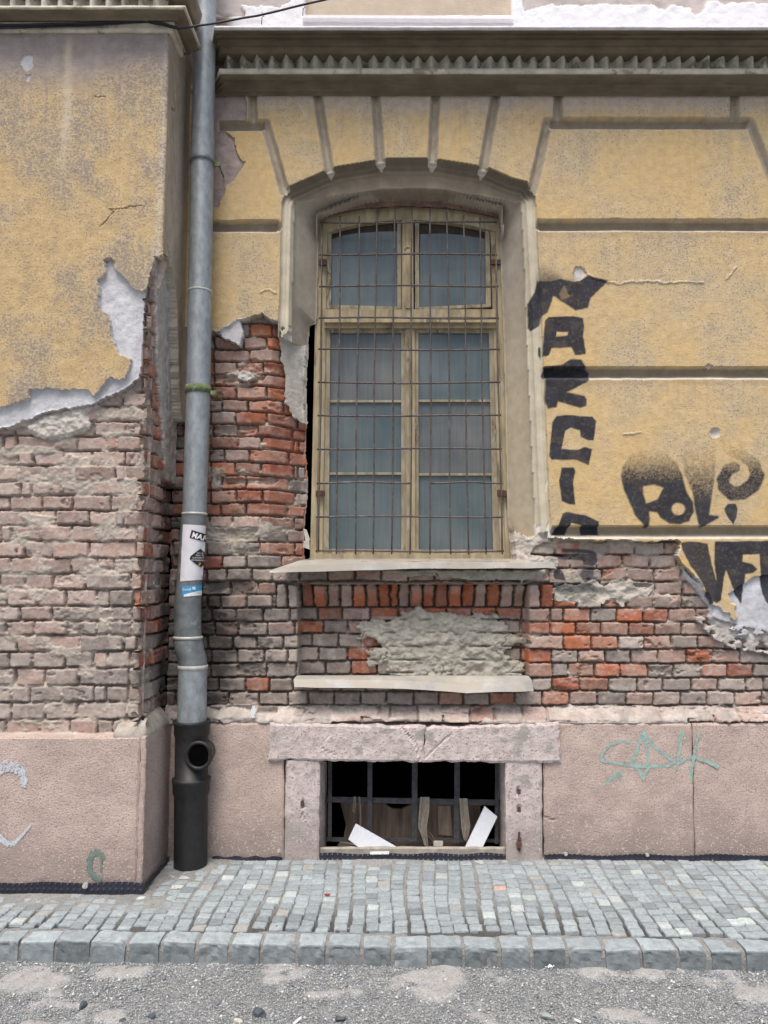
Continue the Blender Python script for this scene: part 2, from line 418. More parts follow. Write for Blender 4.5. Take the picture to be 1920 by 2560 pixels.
def brickfield(U, V, joints, pitch, seed, redf, greyf, sootf, flushf, alt=True, over=None):
    """U,V measured coordinates. joints ascending V rows. Returns height (0 = brick face), rgb"""
    rs = np.random.RandomState(seed)
    sc = pitch[0] / 66.0
    Uw = U + fbm(U / 34, V / 34, 3, seed) * 1.5 * sc
    Vw = V + fbm(U / 75, V / 40, 3, seed + 5) * 2.4 * sc
    J = np.array(joints, float)
    r = np.clip(np.searchsorted(J, Vw) - 1, 0, len(J) - 2)
    top = J[r]; bot = J[r + 1]
    du = np.zeros(U.shape); bid = np.zeros(U.shape, int); lu = np.zeros(U.shape)
    u0, u1 = U.min() - 200, U.max() + 200
    nb = 0; CODE = []
    for k in range(len(J) - 1):
        m = r == k
        if not m.any():
            continue
        start = u0 + ((k % 2) * 0.5 * pitch[0] if alt else rs.rand() * pitch[0]) + rs.uniform(-6, 6)
        b = [start - pitch[0]]
        while b[-1] < u1:
            b.append(b[-1] + pitch[rs.randint(len(pitch))] * rs.uniform(0.9, 1.1))
        b = np.array(b); codes = np.full(len(b), -1)
        if over and k in over:
            kind_code = {'P': 0, 'R': 1, 'G': 2, 'r': 3, 'D': 4}
            for (jx, cc_) in over[k]:
                lo_ = b < jx[0] - 18; hi_ = b > jx[-1] + 18
                b0_, b1_ = b[lo_], b[hi_]
                codes = np.concatenate([codes[lo_], [kind_code[q] for q in cc_[:len(jx) - 1].ljust(len(jx) - 1, 'P')], [-1], codes[hi_]])
                b = np.concatenate([b0_, jx, b1_])
        CODE += list(codes)
        x = Uw[m]
        i = np.clip(np.searchsorted(b, x) - 1, 0, len(b) - 2)
        du[m] = np.minimum(x - b[i], b[i + 1] - x)
        lu[m] = (x - b[i]) / (b[i + 1] - b[i]) - 0.5
        bid[m] = i + nb
        nb += len(b)
    R1 = rs.rand(nb + 4); R2 = rs.rand(nb + 4); R3 = rs.rand(nb + 4); R4 = rs.rand(nb + 4); R5 = rs.rand(nb + 4); RI = rs.randint(0, 4, nb + 4)
    lv = (Vw - top) / (bot - top) - 0.5
    dv = np.minimum(Vw - top, bot - Vw)
    gap = (0.7 + 0.9 * R1[bid]) * sc
    ex = du - gap; ey = dv - gap * 1.05
    rad = 4.0 * sc
    cx_ = np.maximum(rad - ex, 0); cy_ = np.maximum(rad - ey, 0)
    e = rad - np.hypot(cx_, cy_)
    e = e + fbm(U / 9, V / 9, 4, seed + 9) * 1.7 * sc
    t = np.clip(e / (3.0 * sc), 0, 1)
    prof = 1 - (1 - t) ** 2
    chip = sstep(0.35, 0.6, fbm(U / 38, V / 24, 3, seed + 13) - 0.25 + 0.35 * (R4[bid] > 0.85))
    hb = (R2[bid] - 0.5) * 0.015 + (R3[bid] - 0.5) * 0.022 * lv + (R1[bid] - 0.5) * 0.016 * lu
    hb = hb + fbm(U / 22, V / 22, 4, seed + 2) * 0.004 - chip * (0.010 + 0.006 * fbm(U / 7, V / 7, 2, seed + 21))
    h = hb - (1 - prof) * 0.040
    flush = np.clip(flushf, 0, 1)
    mn = fbm(U / 60, V / 30, 4, seed + 31)
    hm = -0.036 + 0.036 * sstep(0.0, 0.8, mn * 0.8 + (flush - 0.35) * 1.9) + fbm(U / 8, V / 8, 3, seed + 41) * 0.0035
    mort = hm > h
    smear = np.clip(flush * 1.1 - 0.35 + fbm(U / 26, V / 18, 4, seed + 51) * 0.6, 0, 1)
    H = np.maximum(h, hm)
    rv = R5[bid]
    CODE = np.array(CODE + [-1] * 8); cd = CODE[bid]
    red = rv < redf; gry = (~red) & (R4[bid] < greyf)
    col = PNK[RI[bid]].copy()
    col[red] = RED[RI[bid]][red]; col[gry] = GRY[RI[bid]][gry]
    for q_, pal_, g_ in ((0, PNK, 1.0), (1, RED, 1.0), (2, GRY, 1.0), (3, MIX, 1.0), (4, GRY, 0.62)):
        col[cd == q_] = pal_[RI[bid]][cd == q_] * g_
    col = col * (0.86 + 0.28 * R3[bid])[..., None]
    ch = (chip * np.clip(redf * 2.0 - 0.25, 0, 0.75))[..., None]
    col = col * (1 - ch) + RED[RI[bid]] * ch
    blot = sstep(0.1, 0.7, fbm(U / 16, V / 12, 3, seed + 61))[..., None] * 0.35
    col = col * (1 - blot) + DUST * blot * (0.55 + 0.45 * (1 - redf))[..., None] + col * blot * (0.45 * redf)[..., None]
    sm = (smear * 0.75)[..., None]
    col = col * (1 - sm) + DUST * sm
    fl_ = sstep(-0.030, -0.008, hm)[..., None]
    mc = (MORT * fl_ + np.array((0.22, 0.185, 0.15)) * (1 - fl_)) * (0.88 + 0.25 * fbm(U / 20, V / 20, 3, seed + 71))[..., None]
    col = np.where(mort[..., None], mc, col)
    s = np.clip(sootf + (fbm(U / 30, V / 20, 4, seed + 81)) * 0.35 * (sootf > 0.02), 0, 0.92)[..., None]
    col = col * (1 - s) + SOOT * s
    return H, col

OVR = {3: [((619, 676), "R")], 4: [((529, 602, 662, 695), "PPR")], 5: [((527, 617, 695), "PP")], 6: [((527, 586, 652, 704), "PrR")], 7: [((527, 553, 617, 709), "rRR")],
       8: [((520, 586, 661, 711), "rrR")], 9: [((549, 615, 700), "Pr")], 10: [((520, 584, 661, 730, 763), "PRrR")], 11: [((640, 718, 750), "RR")], 12: [((520, 587, 648, 721, 733), "rPRR")],
       13: [((553, 617, 711, 760), "PrRr")], 14: [((518, 580, 648, 722, 731), "RrRr")], 15: [((545, 609, 710), "rr")], 16: [((520, 584, 651, 725), "rRR")], 17: [((544, 608, 706, 760), "rRr")],
       18: [((516, 574, 645, 723), "PPr")], 19: [((640, 707), "G")], 20: [((510, 576, 644, 724), "GGr")], 21: [((548, 610), "G")],
       22: [((510, 560, 625, 676), "GGG"), ((1381, 1447, 1512, 1575, 1646, 1712), "rGrPr")],
       24: [((510, 545, 610, 676), "DPG"), ((1387, 1448, 1512, 1575, 1642, 1714, 1783), "RGrPPG")], 25: [((1317, 1381, 1415, 1485, 1551, 1617, 1681, 1751), "PPrGRRP")],
       26: [((1315, 1381, 1446, 1510, 1580, 1647, 1714, 1785), "RRrrrPP")], 27: [((1317, 1415, 1485, 1553, 1619, 1688, 1755, 1825), "PRrGPGP")],
       28: [((1315, 1385, 1452, 1520, 1586, 1656, 1727, 1794, 1862), "RGPGPPRP")], 29: [((1317, 1387, 1428, 1494, 1559, 1630, 1694, 1765, 1830, 1896), "rGrRrGGrR")],
       30: [((1333, 1387, 1456, 1529, 1601, 1668, 1739, 1807, 1878), "GRrGGGPG")],
       31: [((715, 768, 833, 900, 965, 1035, 1098, 1160, 1227, 1292, 1361, 1429, 1501, 1573, 1642, 1711, 1780, 1848, 1918), "GGGGGGrGRGrPGPGGGPr")]}
OVP = {11: [((259, 302, 374), "PP")], 12: [((224, 371), "P")], 13: [((27, 183, 260, 293, 370), "PPRP")], 14: [((72, 145, 219, 320, 368), "PPPP")], 15: [((33, 101, 175, 291, 322), "PPPP")],
       16: [((65, 141, 221, 365), "PPP")], 17: [((11, 92, 170, 275, 360), "PPPP")], 18: [((51, 127, 213, 289), "PPP")], 19: [((16, 90, 168, 284, 358), "PPPP")], 20: [((47, 119, 210, 355), "PPP")],
       21: [((13, 85, 166, 233, 284, 352), "PPPPG")], 22: [((47, 119, 202, 340), "PPG")], 23: [((4, 78, 152, 230, 273, 349), "PPPGD")], 24: [((36, 116, 195, 345), "PGG")], 25: [((0, 72, 155, 233, 269, 345), "PPGGD")],
       26: [((29, 103, 188, 320), "PPD")], 27: [((67, 148, 224, 266, 340), "GGPG")], 28: [((23, 101, 184, 338), "PGG")], 29: [((60, 144, 225, 262, 335), "GGGG")], 30: [((14, 99, 179, 333), "GGG")], 31: [((0, 84, 163, 237, 286), "PPPG")]}
# ================================================================== THE BUILDING
bld = empty("old_building", (0, 0, 0), "derelict street facade with peeling ochre plaster, bare brick and a barred arched window", "building")

JM = [700, 733, 767, 800, 832, 865, 897, 929, 959, 992, 1024, 1056, 1085, 1117, 1151, 1186, 1222, 1255, 1287, 1319, 1353, 1387, 1420, 1453,
      1487, 1521, 1556, 1591, 1626, 1661, 1697, 1732, 1768, 1806, 1846, 1900]
STEP = 0.0043
xs = np.arange(-1.27, 2.25, STEP); zs = np.arange(0.55, 4.24, STEP)
X, Z = np.meshgrid(xs, zs)
PX, PY = proj(X, np.zeros_like(X), Z)
W1 = PX + fbm(PX / 14, PY / 14, 4, 3) * 3.2          # ragged version of the measuring frame
W2 = PY + fbm(PX / 14, PY / 14, 4, 8) * 3.2

def sdr(poly): return sdf(poly, W1, W2)
def sds(poly): return sdf(poly, PX, PY)

PLASTER = [(300, 150), (2400, 150), (2400, 1440), (1898, 1438), (1880, 1446), (1861, 1460), (1833, 1479), (1819, 1485), (1828, 1496), (1830, 1508),
           (1843, 1512), (1838, 1525), (1845, 1543), (1836, 1553), (1826, 1547), (1825, 1532), (1809, 1531), (1796, 1516), (1784, 1512),
           (1780, 1490), (1761, 1477), (1752, 1453), (1738, 1441), (1709, 1415), (1705, 1408), (1694, 1383), (1702, 1357), (1690, 1348),
           (1640, 1356), (1560, 1348), (1500, 1350), (1400, 1346), (1372, 1344), (1371, 1329), (1348, 1333), (1326, 1344), (1311, 1329),
           (1303, 1333), (1290, 1314), (1272, 1285), (1100, 1285), (1100, 700), (789, 700), (789, 807), (769, 810), (766, 865), (757, 838),
           (724, 848), (715, 841), (694, 841), (694, 803), (673, 801), (657, 783), (621, 794), (597, 800), (542, 830), (527, 826), (300, 790)]
# surround outlines
OUT_M = [(704, 2000), (696, 841), (704, 509), (713, 469), (810, 426), (839, 415), (937, 399), (966, 394), (1066, 394), (1099, 397), (1194, 413), (1226, 420),
         (1280, 444), (1318, 453), (1339, 490), (1343, 572), (1355, 796), (1373, 1248), (1378, 1318), (1378, 2000)]
OUT_O = [(733, 2000), (725, 806), (733, 492), (830, 470), (920, 460), (1020, 457), (1110, 459), (1200, 470), (1306, 490), (1315, 653), (1322, 857),
         (1340, 1258), (1345, 2000)]
FDEP = 0.22
F_IMG = [(757, 1402), (757, 1325), (766, 1204), (760, 1143), (763, 1053), (762, 962), (770, 812), (787, 806), (794, 554), (856, 529), (906, 509), (956, 502), (1049, 500),
         (1111, 503), (1180, 519), (1251, 535), (1265, 897), (1273, 1283), (1282, 1402)]
OUT_F = dp(F_IMG, FDEP)

dP = sdr(PLASTER)
dM = sds(OUT_M); dO = sds(OUT_O)
dF = sdf(OUT_F, PX + fbm(PX / 20, PY / 20, 3, 77) * 2.2 * ((PX < 775) & (PY > 800)), PY)
isP = dP > 0
AU = [(793, 552), (850, 533), (910, 522), (970, 518), (1026, 517), (1115, 521), (1185, 532), (1252, 546)]

GROOVES = [[(1372, 308), (1876, 311)], [(1369, 305), (1331, 478)], [(1876, 305), (1960, 520)],
           [(1346, 563), (2400, 563)], [(1360, 933), (2400, 933)], [(1384, 1332), (2400, 1332)],
           [(1396, 200), (1396, 304)], [(1838, 200), (1838, 306)],
           [(548, 313), (662, 313)], [(664, 309), (712, 480)], [(631, 200), (631, 306)], [(535, 566), (694, 566)],
           [(788, 200), (824, 430)], [(936, 200), (951, 410)], [(1090, 200), (1081, 410)], [(1246, 200), (1207, 428)]]
gd = np.full(PX.shape, 30.0)
for g in GROOVES: gd = np.minimum(gd, linedist(g, PX + fbm(PX / 30, PY / 30, 2, 91) * 0.8, PY + fbm(PX / 30, PY / 30, 2, 92) * 0.8))
dOv = np.where(dM > 0, 30, gd)
groove = np.interp(gd, [0, 3.5, 5.0, 12.0, 14.0], [-0.036, -0.036, -0.031, -0.004, 0.0])
ledge_light = np.zeros(PX.shape); soffit_shade = np.zeros(PX.shape)
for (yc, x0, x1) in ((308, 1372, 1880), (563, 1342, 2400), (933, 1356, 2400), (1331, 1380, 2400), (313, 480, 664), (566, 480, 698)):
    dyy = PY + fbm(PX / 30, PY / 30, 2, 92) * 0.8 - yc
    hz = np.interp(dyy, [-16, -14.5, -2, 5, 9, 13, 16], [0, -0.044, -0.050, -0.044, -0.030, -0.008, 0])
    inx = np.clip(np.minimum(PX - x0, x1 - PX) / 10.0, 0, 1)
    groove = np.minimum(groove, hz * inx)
    ledge_light = np.maximum(ledge_light, sstep(4, 8, dyy) * sstep(18, 14, dyy) * (inx > 0.3)); soffit_shade = np.maximum(soffit_shade, sstep(-15, -12, dyy) * sstep(6, 1, dyy) * (inx > 0.3))  # masks for the lit lower ledge and shaded soffit of each groove
    gd = np.where((np.abs(dyy) < 15) & (inx > 0.2), np.minimum(gd, 5), gd)
H = np.zeros(PX.shape)
wav = fbm(PX / 180, PY / 180, 3, 4) * 0.004
Hp = groove + wav + fbm(PX / 12, PY / 12, 3, 6) * 0.0006
Hm_ = np.interp(dM, [0, 7, 9, 15, 16.5, 22, 24, 34], [-0.004, -0.034, -0.046, -0.048, -0.066, -0.068, -0.085, -0.085])
side = (PY > 500)
Hside = np.interp(dM, [0, 3, 6, 12, 14, 22, 25, 32], [-0.010, -0.028, -0.022, -0.020, -0.026, -0.022, -0.040, -0.055])
k = sstep(470, 510, PY)
Hm_ = Hm_ * (1 - k) + Hside * k
tt = np.clip(dO / (dO + np.maximum(-dF, 0) + 1e-3), 0, 1)
Hs = -0.070 - (FDEP - 0.075) * tt ** 0.9 + fbm(PX / 40, PY / 60, 3, 14) * 0.0015
Hp = np.where(dM > 0, Hm_, Hp)
Hp = np.where(dO > 0, Hs, Hp)

# ---- brick
nichex = dp([(750, 1460), (1316, 1460), (1316, 1700), (750, 1700)], 0.15)
dN = sds([tuple(nichex[0]), tuple(nichex[1]), (nichex[2][0], 1722), (nichex[3][0], 1722)])
base = np.full(PX.shape, -0.055)
splay = np.clip((PX - (676 - (PY - 830) * 0.02)) / 74.0, 0, 1) * ((PX < 900) & (PY < 1425))
base = base - 0.155 * splay
base = base - 0.11 * sstep(-2, 3, dN)
redf = 0.05 + 0.62 * np.exp(-(((PX - 700) / 95) ** 2 + ((PY - 1050) / 260) ** 2)) + 0.42 * np.exp(-(((PX - 1370) / 90) ** 2 + ((PY - 1620) / 120) ** 2)) \
     + 0.22 * np.exp(-(((PX - 1560) / 240) ** 2 + ((PY - 1560) / 90) ** 2)) + 0.18 * (PX < 640) * (PY < 1300)
redf = np.where((PY > 1390) & (PX < 745), 0.02, redf)
redf = np.where(dN > 0, np.where(PY < 1545, 0.9, 0.15), redf)
greyf = np.clip(0.33 + 0.5 * sstep(1350, 1700, PY) * (PX < 1320) + 0.25 * sstep(1500, 1700, PY), 0, 0.95)
sootf = 0.82 * np.exp(-(((PX - 530) / 75) ** 2)) * sstep(1380, 1520, PY) * (1 - 0.5 * sstep(1760, 1800, PY)) + 0.22 * np.exp(-(((PX - 640) / 90) ** 2 + ((PY - 1600) / 130) ** 2))
sootf = sootf + 0.35 * np.exp(-((PX - 445) / 40.0) ** 2) + 0.2 * (dN > 0) * (PY > 1520) * (PX < 900)
flushf = 0.30 + 0.5 * np.exp(-(((PX - 560) / 120) ** 2 + ((PY - 1340) / 40) ** 2)) + 0.30 * (PX > 1380) * (PY < 1500) + 0.45 * np.exp(-(((PX - 1860) / 110) ** 2 + ((PY - 1590) / 60) ** 2)) \
       + 0.5 * np.exp(-(((PX - 590) / 70) ** 2 + ((PY - 940) / 16) ** 2)) + 0.5 * np.exp(-(((PX - 570) / 60) ** 2 + ((PY - 1071) / 14) ** 2))
redf = redf + 0.0 * PX
Hb, Cb = brickfield(PX, PY, JM, [66, 66, 68, 70], 21, redf, greyf, sootf, flushf, over=OVR)
# soldier course in the niche head and beside it
SX = [683, 714, 748, 782, 815, 848, 880, 913, 944, 974, 996, 1026, 1057, 1089, 1122, 1156, 1188, 1220, 1254, 1288, 1322, 1356, 1392]
SX = [a if a < 748 or a > 1321 else float(dp([(a, 1480)], 0.08)[0][0]) for a in SX]
srow = sdf([(683, 1457), (1392, 1457), (1392, 1523), (683, 1523)], PX, PY)
ms = srow > 0
sxw = PX + fbm(PX / 30, PY / 20, 2, 33) * 2.2
si = np.clip(np.searchsorted(np.array(SX), sxw) - 1, 0, len(SX) - 2)
SXA = np.array(SX); rs = np.random.RandomState(5)
sR = rs.rand(len(SX)); sR2 = rs.rand(len(SX)); sI = rs.randint(0, 4, len(SX))
sdu = np.minimum(sxw - SXA[si], SXA[si + 1] - sxw) - 1.2
st = 1458 + 4 * sR[si] + 5 * (2 * np.abs((sxw - SXA[si]) / (SXA[si + 1] - SXA[si]) - 0.5)) ** 3
sdv = np.minimum(PY - st, 1521 - PY)
se = 5 - np.hypot(np.maximum(5 - sdu, 0), np.maximum(5 - sdv, 0)) + fbm(PX / 7, PY / 7, 3, 44) * 1.4
sp_ = 1 - (1 - np.clip(se / 4, 0, 1)) ** 2
inn = (PX > 748) & (PX < 1321)
sproj = np.where(inn, 0.085 * (0.35 + 0.65 * sR[si]) * sstep(1515, 1478, PY + (sR2[si] - 0.5) * 26), 0.0) 
sh = np.where(inn, sproj - 0.0, 0) + (sR[si] - 0.5) * 0.012 - (1 - sp_) * 0.05 + fbm(PX / 12, PY / 12, 3, 46) * 0.004
Hb = np.where(ms, sh, Hb)
scol = np.where((sR2[si] < 0.75)[..., None], RED[sI[si]], PNK[sI[si]]) * (0.75 + 0.4 * sR[si])[..., None]
scol = np.where((PX < 748)[..., None], GRY[sI[si]] * 1.1, scol)
topd = (0.35 * sstep(1492, 1470, PY) * (sR[si] > 0.4))[..., None]
scol = scol * (1 - topd) + DUST * topd
scol = np.where((se < 0.6)[..., None], MORT * 0.45, scol)
Cb = np.where(ms[..., None], scol, Cb)
# spalled courses on the left of the window
spall = np.zeros(PX.shape)
for (x0, y0, x1, y1, d) in ((440, 932, 660, 950, 0.035), (440, 1058, 640, 1084, 0.03), (530, 1192, 690, 1208, 0.03), (440, 1322, 640, 1350, 0.02), (440, 1456, 640, 1484, 0.03),
                            (1390, 1458, 1640, 1488, 0.03)):
    s_ = sdr([(x0, y0), (x1, y0), (x1 - 12, y1), (x0, y1)])
    spall = np.maximum(spall, d * sstep(-2, 4, s_))
Hb = Hb - spall * (0.8 + 0.4 * fbm(PX / 25, PY / 9, 3, 52))
sc_ = (sstep(0.008, 0.02, spall) * 0.7)[..., None] * sstep(-0.3, 0.3, fbm(PX / 30, PY / 12, 3, 53))[..., None]
Cb = Cb * (1 - sc_) + MORT * 0.9 * sc_
Hb = Hb + base

# ---- combine
COL = np.zeros(PX.shape + (4,))
REG = np.zeros(PX.shape, int)
H = Hb.copy(); COL[..., :3] = Cb
def lay(mask, h, rgb, alpha=0.0, reg=None):
    global H
    H = np.where(mask, h, H)
    COL[..., :3] = np.where(mask[..., None], rgb, COL[..., :3])
    COL[..., 3] = np.where(mask, alpha, COL[..., 3])
    if reg is not None: REG[mask] = reg
lump = fbm(PX / 16, PY / 13, 4, 101); lump2 = fbm(PX / 42, PY / 30, 3, 103)
def c3(a, n=0.1, s=40, seed=110): return np.array(a) * (1 + n * fbm(PX / s, PY / s, 4, seed))[..., None]
# render patches left when the finish coat fell
r = sdr([(540, 832), (597, 798), (607, 826), (600, 862), (573, 851)])
lay(r > 0, -0.012 + wav, c3((0.50, 0.49, 0.50)), 0, 2)
r = sdr([(694, 838), (772, 805), (766, 960), (760, 1000), (764, 1042), (745, 1040), (722, 1030), (715, 1005), (706, 1000), (705, 930), (697, 890)])
lay(r > 0, np.maximum(base + 0.032 + lump * 0.004, Hb + 0.001), c3((0.46, 0.43, 0.38), 0.12, 12), 0, 2)
r = sdr([(1898, 1430), (1780, 1440), (1752, 1450), (1735, 1441), (1709, 1416), (1716, 1440), (1740, 1465), (1758, 1490), (1781, 1518), (1776, 1540), (1781, 1557), (1806, 1583), (1825, 1599), (1861, 1600), (1920, 1608), (2400, 1620), (2400, 1430)])
lay(r > 0, -0.014 - 0.03 * sstep(12, 0, r) + lump2 * 0.003, c3((0.47, 0.475, 0.50), 0.12, 60), 0, 2)
r = sdr([(1740, 1545), (1781, 1540), (1830, 1560), (1960, 1590), (1960, 1640), (1850, 1625), (1790, 1600)])
lay((r > 0) & (lump + 0.2 > 0), -0.030 + lump * 0.008, c3((0.42, 0.39, 0.36), 0.15, 20), 0, 2)
r = sdr([(1288, 1310), (1375, 1325), (1385, 1352), (1345, 1362), (1330, 1385), (1400, 1396), (1400, 1416), (1280, 1416), (1284, 1360)])
lay(r > 0, -0.050 - 0.05 * sstep(1330, 1290, PX) + lump * 0.010 + 0.02 * sstep(1370, 1410, PY), c3((0.40, 0.365, 0.32), 0.2, 16), 0, 2)
# mortar lumps: niche, below the sill, in the decayed course
NP = [(580, 460), (640, 430), (700, 450), (760, 450), (830, 400), (880, 385), (960, 395), (1000, 410), (1130, 420), (1200, 400), (1340, 400), (1370, 440), (1420, 460),
      (1440, 520), (1500, 540), (1510, 580), (1440, 600), (1400, 640), (1510, 700), (1510, 780), (1150, 790), (860, 790), (730, 760), (720, 690), (640, 710), (600, 680), (620, 620),
      (700, 600), (650, 560), (565, 550)]
NP = dp([(640 + a / 2.242, 1350 + b / 2.242) for a, b in NP], 0.15)
r = sdf(NP, W1 + lump * 6, W2 + lump * 6) + 9 * fbm(PX / 26, PY / 16, 3, 128) - 2
lm = np.abs(fbm(PX / 42, PY / 30, 4, 121))
creases = sstep(0.06, 0.0, lm) * sstep(-0.2, 0.3, fbm(PX / 60, PY / 50, 2, 122))
jn = np.min(np.abs(PY[..., None] - np.array([1521, 1553, 1587, 1622, 1657, 1690])[None, None]) , -1)
crv = sstep(4, 1, jn) * sstep(0.0, 0.35, fbm(PX / 55, PY / 60, 3, 127))
lay(r > 0, -0.152 + 0.010 * sstep(0, 6, r) + 0.016 * lm + 0.012 * lump - 0.010 * creases - 0.025 * crv, c3((0.37, 0.35, 0.295), 0.18, 20) * (1 - 0.25 * creases)[..., None], 0, 4)
r = sdr([(1090, 1425), (1372, 1425), (1366, 1432), (1356, 1444), (1312, 1452), (1308, 1458), (1300, 1452), (1180, 1450), (1098, 1444)])
r = np.maximum(r, sdr([(968, 1425), (1096, 1425), (1090, 1440), (1010, 1442), (985, 1436)]))
lay(r > 0, -0.035 + 0.006 * lump, c3((0.35, 0.335, 0.28), 0.15, 26), 0, 4)
r = sdr([(1386, 1500), (1382, 1478), (1392, 1462), (1480, 1456), (1585, 1453), (1600, 1466), (1640, 1470), (1650, 1488), (1600, 1502), (1560, 1520), (1540, 1498), (1500, 1508), (1470, 1500), (1440, 1512), (1410, 1502)]) + 9 * fbm(PX / 22, PY / 14, 3, 133) - 2
lay((r > 0), -0.062 + 0.016 * sstep(-0.6, 0.6, lump2) + 0.006 * lump + 0.002 * fbm(PX / 6, PY / 6, 2, 131), c3((0.40, 0.37, 0.32), 0.14, 30), 0, 4)
r = sdr([(594, 935), (600, 925), (612, 921), (626, 926), (637, 940), (622, 950), (600, 948), (590, 943)])
lay(r > 0, -0.03 + 0.01 * lump, c3((0.52, 0.50, 0.46)), 0, 4)
# decayed ledge above the plinth
r = PY - (1770 + 4 * lump2 - 6 * (PX < 640)) 
led = sstep(-3, 30, r)
ledge = (r > 0) & ~((PX > 640) & (PX < 690) & (PY < 1785))
br_ = (fbm(PX / 110, PY / 30, 3, 145) > -0.05) & ~((PX > 1440) & (PX < 1640)) & ~((PX > 560) & (PX < 680))
Hl = -0.055 + 0.080 * led ** 1.5 + 0.018 * lump * (1 - 0.6 * led) + 0.016 * lump2
lay(ledge & ~br_, Hl, c3((0.385, 0.345, 0.31), 0.30, 22), 0, 0)
Hl2 = Hl + np.clip(Hb + 0.055, -0.03, 0.01) * 1.2
lay(ledge & br_, Hl2, Cb * 0.55 + np.array((0.40, 0.345, 0.31)) * 0.45, 0, 0)
H = np.where(PY > 1807, -0.06, H)
stn = sstep(0.15, 0.35, fbm(PX / 70, PY / 16, 2, 141)) * ledge
H = H + 0.015 * stn * (1 - led)
COL[..., :3] = COL[..., :3] * (1 - 0.35 * stn[..., None]) + np.array((0.38, 0.29, 0.265)) * 0.35 * stn[..., None]

# ---- ochre plaster
ocr = np.array((0.55, 0.395, 0.195)); ocr2 = np.array((0.49, 0.39, 0.245))
n1 = fbm(PX / 120, PY / 120, 5, 151); n2 = fbm(PX / 34, PY / 50, 4, 155)
mixo = np.clip(0.40 + 0.75 * n1 + 0.3 * n2, 0, 1)[..., None]
pc = ocr * (1 - mixo) + ocr2 * mixo
stk_ = np.clip(fbm(PX / 7, PY / 300, 3, 157) - 0.05, 0, 1) * (np.exp(-(PY - 240) / 70.0) * (PY > 236) + 0.6 * np.exp(-(PY - 578) / 60.0) * (PY > 576) * (PX > 1340) + 0.6 * np.exp(-(PY - 947) / 60.0) * (PY > 946) * (PX > 1340))
sk_ = np.clip(stk_ * 0.8, 0, 0.6)[..., None]; pc = pc * (1 - sk_) + np.array((0.30, 0.25, 0.19)) * sk_
gt = (0.85 * sstep(300, 245, PY + 16 * n2))[..., None]
pc = pc * (1 - gt) + np.array((0.42, 0.365, 0.315)) * gt
for yy in (579, 948):      # grime line under each horizontal joint
    g_ = (0.35 * np.exp(-((PY - yy - 8 - 4 * n2) / 9.0) ** 2) * (PX > 1340))[..., None]
    pc = pc * (1 - g_) + np.array((0.30, 0.23, 0.16)) * g_
for sx, y0, y1, w in ((760, 240, 400, 5), (1005, 240, 420, 6), (1118, 250, 430, 9), (1180, 245, 420, 5), (898, 250, 380, 4)):   # pale run marks
    g_ = (0.35 * np.exp(-((PX - sx - 3 * n2) / w) ** 2) * sstep(y0, y0 + 40, PY) * sstep(y1, y1 - 80, PY))[..., None]
    pc = pc * (1 - g_) + np.array((0.55, 0.46, 0.33)) * g_
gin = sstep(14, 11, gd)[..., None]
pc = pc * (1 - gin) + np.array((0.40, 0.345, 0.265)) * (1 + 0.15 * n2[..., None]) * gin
wearA = np.clip(0.28 + 0.45 * n1 + 0.2 * n2 + 0.2 * sstep(1340, 1600, PX) * sstep(360, 560, PY) * sstep(760, 560, PY), 0, 0.8) * (1 - gin[..., 0])
shd_ = (soffit_shade * 0.55)[..., None]; pc = pc * (1 - shd_) + np.array((0.19, 0.155, 0.11)) * shd_  # groove soffits darkened: their shade is put into the plaster colour
lit_ = (ledge_light * 0.65)[..., None]; pc = pc * (1 - lit_) + np.array((0.56, 0.52, 0.44)) * lit_  # lower ledges whitened: the light on them is put into the colour
edge = sstep(4, 1, dP) * (fbm(PX / 30, PY / 30, 2, 161) > -0.1)
pc = pc * (1 - edge[..., None]) + np.array((0.60, 0.58, 0.53)) * edge[..., None]
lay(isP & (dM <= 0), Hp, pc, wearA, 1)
mould = isP & (dM > 0) & (dO <= 0)
kk = sstep(480, 520, PY)[..., None]
mcol = (np.array((0.155, 0.13, 0.095)) + np.array((0.09, 0.075, 0.055)) * sstep(14, 24, dM)[..., None]) * (1 - kk) + np.array((0.50, 0.45, 0.345)) * kk  # arch bands dark with grime, plus underside shade put into the colour
mcol = mcol * (1 + 0.12 * n2)[..., None]
tip = (np.minimum(linedist([(824, 430), (828, 442)], PX, PY), 30) < 0)
for (tx, ty, dx_) in ((712, 478, 0), (825, 432, 4), (952, 411, 1), (1081, 411, -1), (1206, 430, -4), (1331, 470, -3)):
    tip |= (np.abs(PX - tx - (PY - ty) * dx_ / 14.0) < np.clip(13 - np.maximum(PY - ty + 8, 0) * 0.9, 0, 12)) & (PY > ty - 20) & (PY < ty + 5)
tp = (tip & mould)
mcol = np.where(tp[..., None], np.array((0.44, 0.40, 0.33)), mcol)
Hp = np.where(tp, np.minimum(Hp, -0.030), Hp)
lay(mould, Hp, mcol, 0, 3)
